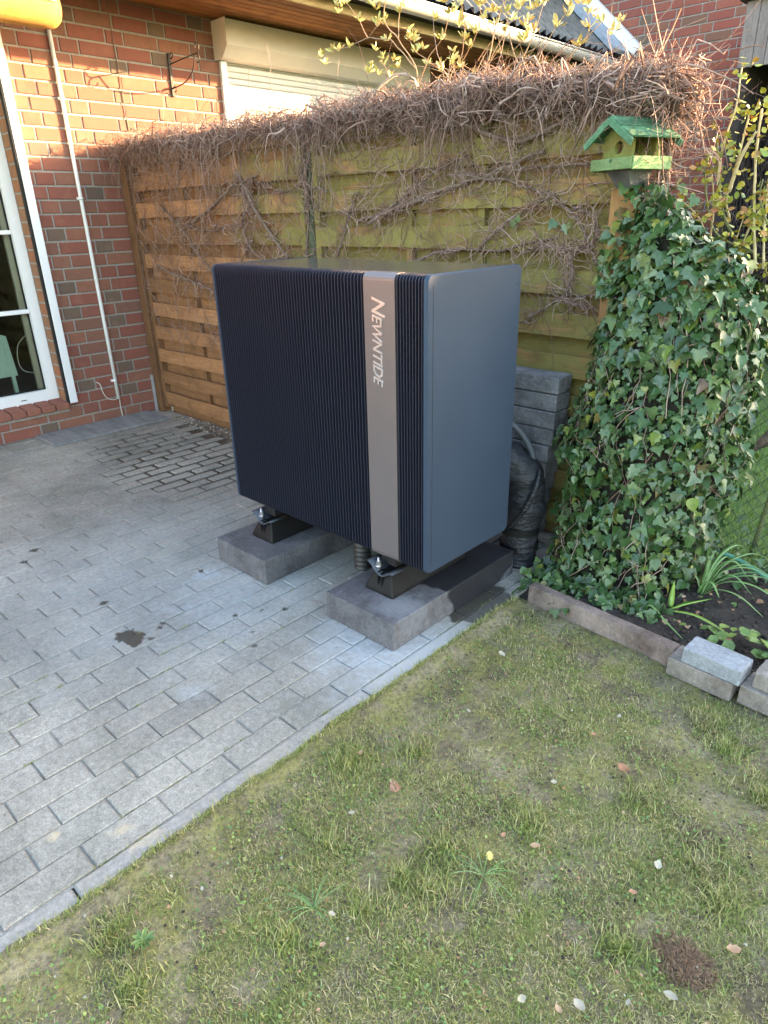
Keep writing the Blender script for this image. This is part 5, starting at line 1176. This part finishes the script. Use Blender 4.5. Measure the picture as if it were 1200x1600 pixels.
# ================================================================== PLANTS IN THE BED
def strap(pts, w, parent, mat, name='leaf'):
    P = smooth_path(pts, 5); n = len(P); V = []; Fc = []
    for i, p in enumerate(P):
        t = i/(n-1); d = (P[min(i+1, n-1)]-P[max(i-1, 0)]).normalized(); s = d.cross(Vector((0, 0, 1))); s = s.normalized() if s.length > .05 else Vector((1, 0, 0)); up = s.cross(d); ww = w*(1-.85*t**3)*(.65+.35*min(1, t*6))
        V += [p-s*ww, p-up*ww*.35, p+s*ww, p+up*.0012-up*ww*.15]
    for i in range(n-1):
        for j in range(4): k = (j+1) % 4; Fc.append((i*4+j, i*4+k, (i+1)*4+k, (i+1)*4+j))
    Fc += [(3, 2, 1, 0), tuple(range((n-1)*4, n*4))]
    return P_(MB().add(V, Fc, True).build(name, mat, None), parent)
lily = empty('strap_leaf_plant', (-.70, 2.585, .03), 0, 'fresh green plant with long arching strap leaves in the dark soil', 'plant')
b = Vector((-.70, 2.585, .03))
for (dx, dy, h, L) in ((.10, .16, .20, 1), (.16, .2, .17, 1), (.22, .06, .15, 1), (.24, -.02, .11, 1), (.26, .08, .12, 1), (.2, -.08, .08, 1), (.12, .02, .17, 1), (.16, .12, .14, 1), (-.02, .04, .16, .8), (.02, .06, .18, .9), (-.07, .02, .07, .8), (.08, -.06, .09, .9), (.05, .13, .15, .9), (.18, .15, .10, 1), (.14, -.02, .13, 1)):
    e = Vector((dx, dy, 0)); bb = b+Vector((random.uniform(-.015, .015), random.uniform(-.015, .015), 0)); strap([bb, bb+e*.3+Vector((0, 0, h*.75)), bb+e*.75+Vector((0, 0, h)), bb+e*1.25+Vector((0, 0, h*.62))], random.uniform(.006, .0105), lily, M_STRAP)
cut = [([(-.752, 2.395, .035), (-.758, 2.41, .08), (-.762, 2.42, .135)], .011, M_STRAP_CUT, 'short bright green leaf stub standing upright in the soil'),
       ([(-.748, 2.385, .035), (-.70, 2.44, .055), (-.64, 2.51, .065)], .009, M_STRAP_CUT, 'bright green strap leaf leaning to the right over the soil'),
       ([(-.745, 2.375, .033), (-.65, 2.375, .05), (-.55, 2.35, .045), (-.50, 2.335, .036)], .009, M_STRAP_CUT, 'bright green strap leaf lying flat on the soil'),
       ([(-.83, 2.30, .035), (-.80, 2.315, .06), (-.73, 2.27, .05), (-.63, 2.21, .035)], .007, M_STRAP, 'dark green drooping strap leaf by the kerb')]
for pts, w, mt, lb in cut:
    r = empty('cut_leaf', pts[0], 0, lb, 'leaf', 'cut strap leaves in the bed'); strap(pts, w, r, mt, 'blade')
weed = empty('leafy_weed', (-.43, 2.30, .03), 0, 'low clump of rounded green leaves in the bed behind the blocks', 'plant')
tv, tf = leaf_obj_template(); tv = [(x*1.25, y, z*1.6) for x, y, z in tv]; lm2 = MB().add(tv, tf, True).mesh('leaf', M_SMALLLEAF)
for i in range(46):
    a = random.uniform(0, 6.28); rr = random.random()**.6*.12; L = random.uniform(.03, .055); o = obj('leaf', lm2, weed, (rr*math.cos(a)*1.3, rr*math.sin(a)*.7, .03+.05*random.random()*(1-rr/.13)), (random.uniform(-.5, .5)-.2, random.uniform(-.4, .4), random.uniform(0, 6.28)), (L, L, L))
# dead leaves lying in the bed
dl = [(x*1.1, y, z+.12*math.sin(y*3)+.1*abs(x)) for x, y, z in leaf_obj_template()[0]]
n = 110; O = np.stack([rng.uniform(-1.3, .1, n), 2.2+.6*rng.random(n)**.8, rng.uniform(.025, .05, n)], 1); nr = np.tile([0, 0, 1.0], (n, 1))+rng.normal(0, .4, (n, 3)); fr = frames(nr, rng.normal(0, 1, (n, 3)), np.zeros(n), rng.uniform(.015, .042, n))
tag(instances('leaf_litter', dl, tf, fr, O, M_DRYLEAF, bed), kind='stuff')
n = 90; O = np.stack([rng.uniform(-1.28, .2, n), 2.2+.55*rng.random(n), rng.uniform(.025, .05, n)], 1); fr = frames(np.tile([0, 0, 1.0], (n, 1))+rng.normal(0, .35, (n, 3)), rng.normal(0, 1, (n, 3)), np.zeros(n), rng.uniform(.012, .03, n))
tag(instances('seedlings', tv, tf, fr, O, M_SMALLLEAF, bed), kind='stuff')
for (px_, py_, lb) in ((815, 893, 'curled tan leaf on the paving beside the wrapped pipe'), (867, 896, 'orange brown leaf at the foot of the ivy near the kerb')):
    d = CF+CR*(px_-600)/FPX-CU*(py_-800)/FPX; t = -CZ/d[2]; q = (d[0]*t, d[1]*t, .012)
    tag(obj('fallen_leaf', MB().add(dl, tf, True).mesh('fallen_leaf', M_DRYLEAF), None, q, (.2, .1, random.uniform(0, 6)), (.05, .05, .05)), lb, 'leaf', 'fallen leaves by the ivy')

# chain link fence and hose beyond the ivy
cl = empty('chain_link_fence', (.3, 2.84, 0), 0, 'low green chain link fence right of the ivy', 'fence')
YL = 2.84; K, M_ = 0, 2; seg = []; cell = .052
for k in range(-20, 70):
    x0 = -.95+k*cell
    for sgn in (1, -1):
        a = np.array([x0, YL, 0.0]); L_ = .95; b_ = np.array([x0+sgn*L_*.92, YL, L_])
        lo = -.95
        if max(a[0], b_[0]) < lo or min(a[0], b_[0]) > 1.9: continue
        m_ = np.linspace(0, 1, 24)[:, None]; q = a+(b_-a)*m_; q[:, 1] += .003*np.where(np.arange(24) % 2, 1, -1)
        q[:, 0] = np.clip(q[:, 0], lo, 1.95); seg.append(q)
P_(tag(strands('wire_mesh', np.array(seg), np.full((len(seg), 24), .0014), M_WIRE, None, 4), kind='stuff'), cl)
for x in (-.93, .95): P_(MB().tube([(x, YL, -.05), (x, YL, 1.0)], .019, 12).build('post', M_WIRE, None), cl)
P_(MB().tube([(-.95, YL, .945), (1.95, YL, .945)], .0022, 6).build('tension_wire', M_WIRE, None), cl)
hp = smooth_path([(-.72, 2.70, .17), (-.66, 2.72, .165), (-.58, 2.73, .14), (-.48, 2.72, .11), (-.3, 2.7, .06), (0, 2.72, .03), (.4, 2.75, .03)], 8)
tag(MB().tube(hp, .0095, 12).build('garden_hose', M_GREENHOSE, None), 'green garden hose coming out of the ivy at the right edge', 'hose')

# ================================================================== LAWN
def blades(name, n, pt, hmin, hmax, w, mat, parent, lean=1.0):
    P = []
    while len(P) < n:
        q = pt()
        if q is not None: P.append(q)
    P = np.array(P); n = len(P); h = hmin+(hmax-hmin)*rng.random(n)**1.6; az = rng.uniform(0, 2*math.pi, n); ln = rng.uniform(.25, 1.25, n)*lean
    d = np.stack([np.cos(az), np.sin(az), np.zeros(n)], 1); s = np.stack([-np.sin(az), np.cos(az), np.zeros(n)], 1); tw = rng.uniform(-.9, .9, n)[:, None]; s = s*np.cos(tw)+d*np.sin(tw)
    ww = (w*rng.uniform(.6, 1.3, n))[:, None]; up = np.array([0, 0, 1.0]); a1, a2 = (ln*.7)[:, None], (ln*1.35)[:, None]
    p1 = P+(d*np.sin(a1)+up*np.cos(a1))*(h*.55)[:, None]; p2 = p1+(d*np.sin(a2)+up*np.cos(a2))*(h*.5)[:, None]
    V = np.stack([P-s*ww, P+s*ww, p1-s*ww*.8, p1+s*ww*.8, p2], 1).reshape(-1, 3); i = np.arange(n)[:, None]*5
    L = np.concatenate([i+np.array([[0, 1, 3, 2]]), i+np.array([[2, 3, 4]])], 1); return tag(obj(name, fast_mesh(name, V, L.ravel(), np.tile([4, 3], n), mat), parent), kind='stuff')
def inview(x, y):
    u, v, d = project((x, y, 0)); return d > .1 and -120 < u < 1320 and v < 1760
def density(x, y):
    g = .45+1.0*mnoise.noise((x*2.6, y*2.6, 4.2))+.8*mnoise.noise((x*9, y*9, 9.1))+.4*mnoise.noise((x*26, y*26, 2.1))
    g += .22*max(0, min(1, (x+1.2)/1.0))-.25*max(0, 1-((x+.95)**2+(y-1.95)**2)/.25)*1.4-.15*max(0, 1-((x+.75)**2+(y-1.55)**2)/.12)
    return g
def lawn_pt(thr, sign=1, rect=(-1.275, .75, -.05, 2.14)):
    def f():
        x, y = random.uniform(rect[0], rect[1]), random.uniform(rect[2], rect[3])
        if not inview(x, y): 
            if random.random() > .12: return None
        if y > 2.06 and x < -.4 and y > 2.10-.05*(x+1.23)/.64-.03*random.random(): return None
        g = density(x, y)
        if sign > 0 and random.random() > max(.06, min(1, (g-thr)*2.2)): return None
        if sign < 0 and random.random() > max(.12, min(1, .35+.9*(g-.1))): return None
        return (x, y, -.016+hills(x, y)-.002)
    return f
blades('grass', 80000, lawn_pt(.22), .007, .026, .0010, M_BLADE, lawn, 1.15)
blades('dry_grass', 70000, lawn_pt(.5, -1), .004, .018, .0009, M_BLADE_DRY, lawn, 1.35)
V = []; n = 260
for i in range(n):
    y = -.4+2.5*i/(n-1); w = .012+.016*mnoise.noise((y*5, 0, 3))+.010*mnoise.noise((y*19, 4, 3))+.006*mnoise.noise((y*60, 4, 9)); V += [(-1.278-max(w, .0), y, .0022), (-1.262, y, .004), (-1.20, y, -.022)]
tag(MB().add(V, [(3*i+j, 3*i+j+1, 3*i+j+4, 3*i+j+3) for i in range(n-1) for j in (0, 1)], True).build('soil_spill', M_LAWN, lawn))
blades('moss', 80000, lawn_pt(.1, -1), .002, .008, .0013, M_MOSS, lawn, 1.2)
def edge_pt():
    y = random.uniform(-.3, 2.1); w = .012+.02*mnoise.noise((y*5, 0, 3))+.012*mnoise.noise((y*19, 4, 3)); return (-1.274-max(0, w)*random.random()+.015*random.random(), y, -.004)
blades('edge_grass', 6000, edge_pt, .012, .035, .001, M_BLADE, lawn, 1.0)
def tuft_pt():
    c = random.choice(TUFTS); r = abs(random.gauss(0, .5)); a = random.uniform(0, 6.28); x, y = c[0]+c[2]*r*math.cos(a), c[1]+c[2]*r*math.sin(a); return (x, y, -.016+hills(x, y))
TUFTS = [(random.uniform(-1.2, .45), random.uniform(.1, 2.0), random.uniform(.03, .1)) for _ in range(38)]+[(-.45, 1.45, .12), (-.4, 1.9, .1), (-.2, 1.7, .12), (-.7, .85, .1), (-.25, 1.35, .12)]
blades('grass_tufts', 16000, tuft_pt, .018, .05, .0011, M_BLADE, lawn, .9)
def joint_pt():
    k = random.choice(JT); a = random.gauss(0, .6); return (k[0]+random.gauss(0, .004), k[1]+k[2]*a, -.006)
JT = [(-1.345-PW*random.randint(0, 9)-.0005, random.uniform(.1, 1.6), random.uniform(.01, .04)) for _ in range(26)]+[(-1.348, random.uniform(.2, 2.1), .05) for _ in range(8)]
blades('joint_moss', 3200, joint_pt, .003, .013, .0008, M_BLADE, patio, 1.1)
# clover-like small leaves
n = 3000; pp = []
while len(pp) < n:
    x, y = random.uniform(-1.25, .6), random.uniform(0, 2.08)
    if inview(x, y) and mnoise.noise((x*5, y*5, 20))+.3*random.random() > .12: pp.append((x, y, -.010+hills(x, y)+.008*random.random()))
fr = frames(np.tile([0, 0, 1.0], (n, 1))+rng.normal(0, .35, (n, 3)), rng.normal(0, 1, (n, 3)), np.zeros(n), rng.uniform(.004, .010, n))
tag(instances('clover_leaves', [(x*1.3, y, z) for x, y, z in leaf_obj_template()[0]], tf, fr, np.array(pp), M_SMALLLEAF, lawn), kind='stuff')
# crumbs of dry leaf and chips in the lawn
n = 2000; O = np.stack([rng.uniform(-1.25, .5, n), rng.uniform(0, 2.08, n), np.zeros(n)], 1); O[:, 2] = [-.006+hills(a, b)+.006*random.random() for a, b in O[:, :2]]
fr = frames(np.tile([0, 0, 1.0], (n, 1))+rng.normal(0, .4, (n, 3)), rng.normal(0, 1, (n, 3)), np.zeros(n), .002+.008*rng.random(n)**3)
tag(instances('leaf_crumbs', dl, tf, fr[:1300], O[:1300], M_DRYLEAF, lawn), kind='stuff'); tag(instances('pale_chips', dl, tf, fr[1750:], O[1750:], M_PALELEAF, lawn), kind='stuff')
# grass of the neighbouring plot
blades('far_grass', 26000, lambda: (random.uniform(-1.6, 1.6), 2.95+3.0*random.random()**1.3, -.055), .03, .08, .002, M_BLADE_FAR, lawn, .8)
# single fallen leaves and tufts
def ground_px(px_, py_, z=.012):
    d = CF+CR*(px_-600)/FPX-CU*(py_-800)/FPX; t = (z-CZ)/d[2]; return (d[0]*t, d[1]*t, z)
def curl_leaf(seed):
    rr = random.Random(seed); n = 9; V = []; Fc = []; cu, tw = rr.uniform(.15, .5), rr.uniform(-.35, .35)
    for i in range(n):
        t = i/(n-1); w = .34*math.sin(math.pi*min(1, t*.97+.02))**.8*(1+.18*rr.uniform(-1, 1))+.012; zc = cu*(t-.5)**2*1.6
        for k, a in enumerate((-1, -.5, 0, .5, 1)): V.append((a*w, t, zc+.28*abs(a)**1.5*w*(1+tw*a)+tw*a*w*t))
    for i in range(n-1):
        for k in range(4): q = i*5+k; Fc.append((q, q+1, q+6, q+5))
    return V, Fc
LEAVES = [(1135, 1483, .030, M_DRYLEAF, 'large rust brown leaf beside the dead grass patch'), (1037, 1550, .028, M_PALELEAF, 'pale cream curled leaf below the dead grass patch'), (913, 1580, .028, M_PALELEAF, 'broad pale leaf at the bottom edge of the lawn'),
          (983, 1207, .036, M_DRYLEAF, 'long curled brown leaf in the upper right of the lawn'), (845, 1322, .027, M_DRYLEAF, 'rust brown leaf in the middle of the lawn'), (848, 1152, .015, M_DRYLEAF, 'small orange leaf in the bare upper part of the lawn'),
          (1030, 1345, .024, M_PALELEAF, 'narrow silvery leaf on the right of the lawn'), (515, 1424, .019, M_PALELEAF, 'small white leaf beside the dark grass tuft'), (555, 1270, .02, M_PALELEAF, 'white crumpled leaf near the paving edge'),
          (563, 1180, .02, M_DRYLEAF, 'brown leaf closest to the concrete edging'), (870, 1222, .018, M_PALELEAF, 'round greyish leaf in the mid lawn'), (995, 1395, .021, M_DRYLEAF, 'dull brown leaf low on the right side of the lawn'),
          (765, 1345, .024, M_YELLOWLEAF, 'yellow leaf lying on the sprawling grass tuft'), (980, 1572, .015, M_PALELEAF, 'small pale leaf at the bottom of the lawn'), (822, 1558, .020, M_PALELEAF, 'blueish pale leaf near the bottom centre of the lawn'),
          (1003, 1017, .030, M_DRYLEAF, 'orange curled leaf standing against the brown kerb'), (790, 1302, .015, M_DRYLEAF, 'small brown leaf left of the rust brown leaf'), (932, 1148, .02, M_DRYLEAF, 'dark brown curled leaf by the small green weed'), (735, 1113, .015, M_PALELEAF, 'tiny pale leaf in the upper middle of the lawn'),
          (970, 1117, .016, M_PALELEAF, 'thin pale leaf in the upper lawn below the blocks'), (510, 1476, .016, M_DRYLEAF, 'reddish leaf below the dark grass tuft'), (868, 1570, .018, M_DRYLEAF, 'brown sliver at the bottom edge left of the broad pale leaf'), (317, 1392, .012, M_PALELEAF, 'small whitish leaf near the lower paving edge'), (1105, 1108, .015, M_DRYLEAF, 'brown leaf under the edging blocks'),
          (780, 1018, .03, M_PALELEAF, 'long pale twig like leaf in the bare soil at the top of the lawn')]
for (a, b_, s, mt, lb) in LEAVES:
    me = MB().add(*curl_leaf(a), True).mesh('fallen_leaf', mt)
    tag(obj('fallen_leaf', me, None, ground_px(a, b_, .007), (random.uniform(-.3, .3), random.uniform(-.3, .3), random.uniform(0, 6.28)), (s, s, s)), lb, 'leaf', 'fallen leaves on the lawn')
lm3 = lm2.copy(); lm3.materials.clear(); lm3.materials.append(M_DRYLEAF)
fern = empty('dry_frond', ground_px(620, 1238, .012), R(60), 'dry tan fern tip lying on the lawn near the edging', 'frond')
for i in range(9):
    for sx in (-1, 1):
        L = .022*(1-i/11); obj('leaflet', lm3, fern, (0, i*.006, .002), (.1, 0, sx*R(-55)), (L*.5, L, L))
for (a, b_, n, L0, lb) in ((490, 1420, 16, .10, 'dark green tuft of long grass blades near the lower left of the lawn'), (755, 1368, 15, .11, 'sprawling green grass tuft in the middle of the lawn')):
    g = ground_px(a, b_, -.004); tr = empty('grass_tuft', g, 0, lb, 'grass tuft')
    for i in range(n):
        az = random.uniform(0, 6.28); L = L0*random.uniform(.5, 1.15); e = Vector((math.cos(az), math.sin(az), 0))*L; q = Vector(g); strap([q, q+e*.4+Vector((0, 0, .016)), q+e*.8+Vector((0, 0, .014)), q+e+Vector((0, 0, .004))], .0011, tr, M_STRAP, 'blade')
ros = empty('weed_rosette', ground_px(225, 1473, .0), 0, 'small pale green weed rosette near the lower paving edge', 'weed')
for i in range(9): obj('leaf', lm2, ros, (0, 0, .006), (.25, 0, i*.7+random.uniform(-.2, .2)), (.014, .03, .03))
g = ground_px(1068, 1502, -.01); dp = empty('dead_grass_patch', g, 0, 'round patch of dead brown grass in the lower right lawn', 'dead grass')
def dp_pt():
    a = random.uniform(0, 6.28); r = .062*random.random()**.7*(1+.55*mnoise.noise((math.cos(a)*1.3, math.sin(a)*1.3, 7))); return (g[0]+r*math.cos(a)*1.1, g[1]+r*math.sin(a), -.014+.008*(1-(r/.055)**2))
o = blades('dead_blades', 2600, dp_pt, .008, .022, .0009, M_DEAD, None, 1.5); P_(o, dp)
P_(MB().add([(g[0]+.058*k*math.cos(t)*1.1, g[1]+.058*k*math.sin(t), -.018+.008*(1-k*k)) for k in (1, .6, .2) for t in np.linspace(0, 2*math.pi, 17)[:-1]], [(k*16+i, k*16+(i+1) % 16, (k+1)*16+(i+1) % 16, (k+1)*16+i) for k in range(2) for i in range(16)]+[tuple(range(32, 48))], True).build('thatch', M_CLOD, None), dp)
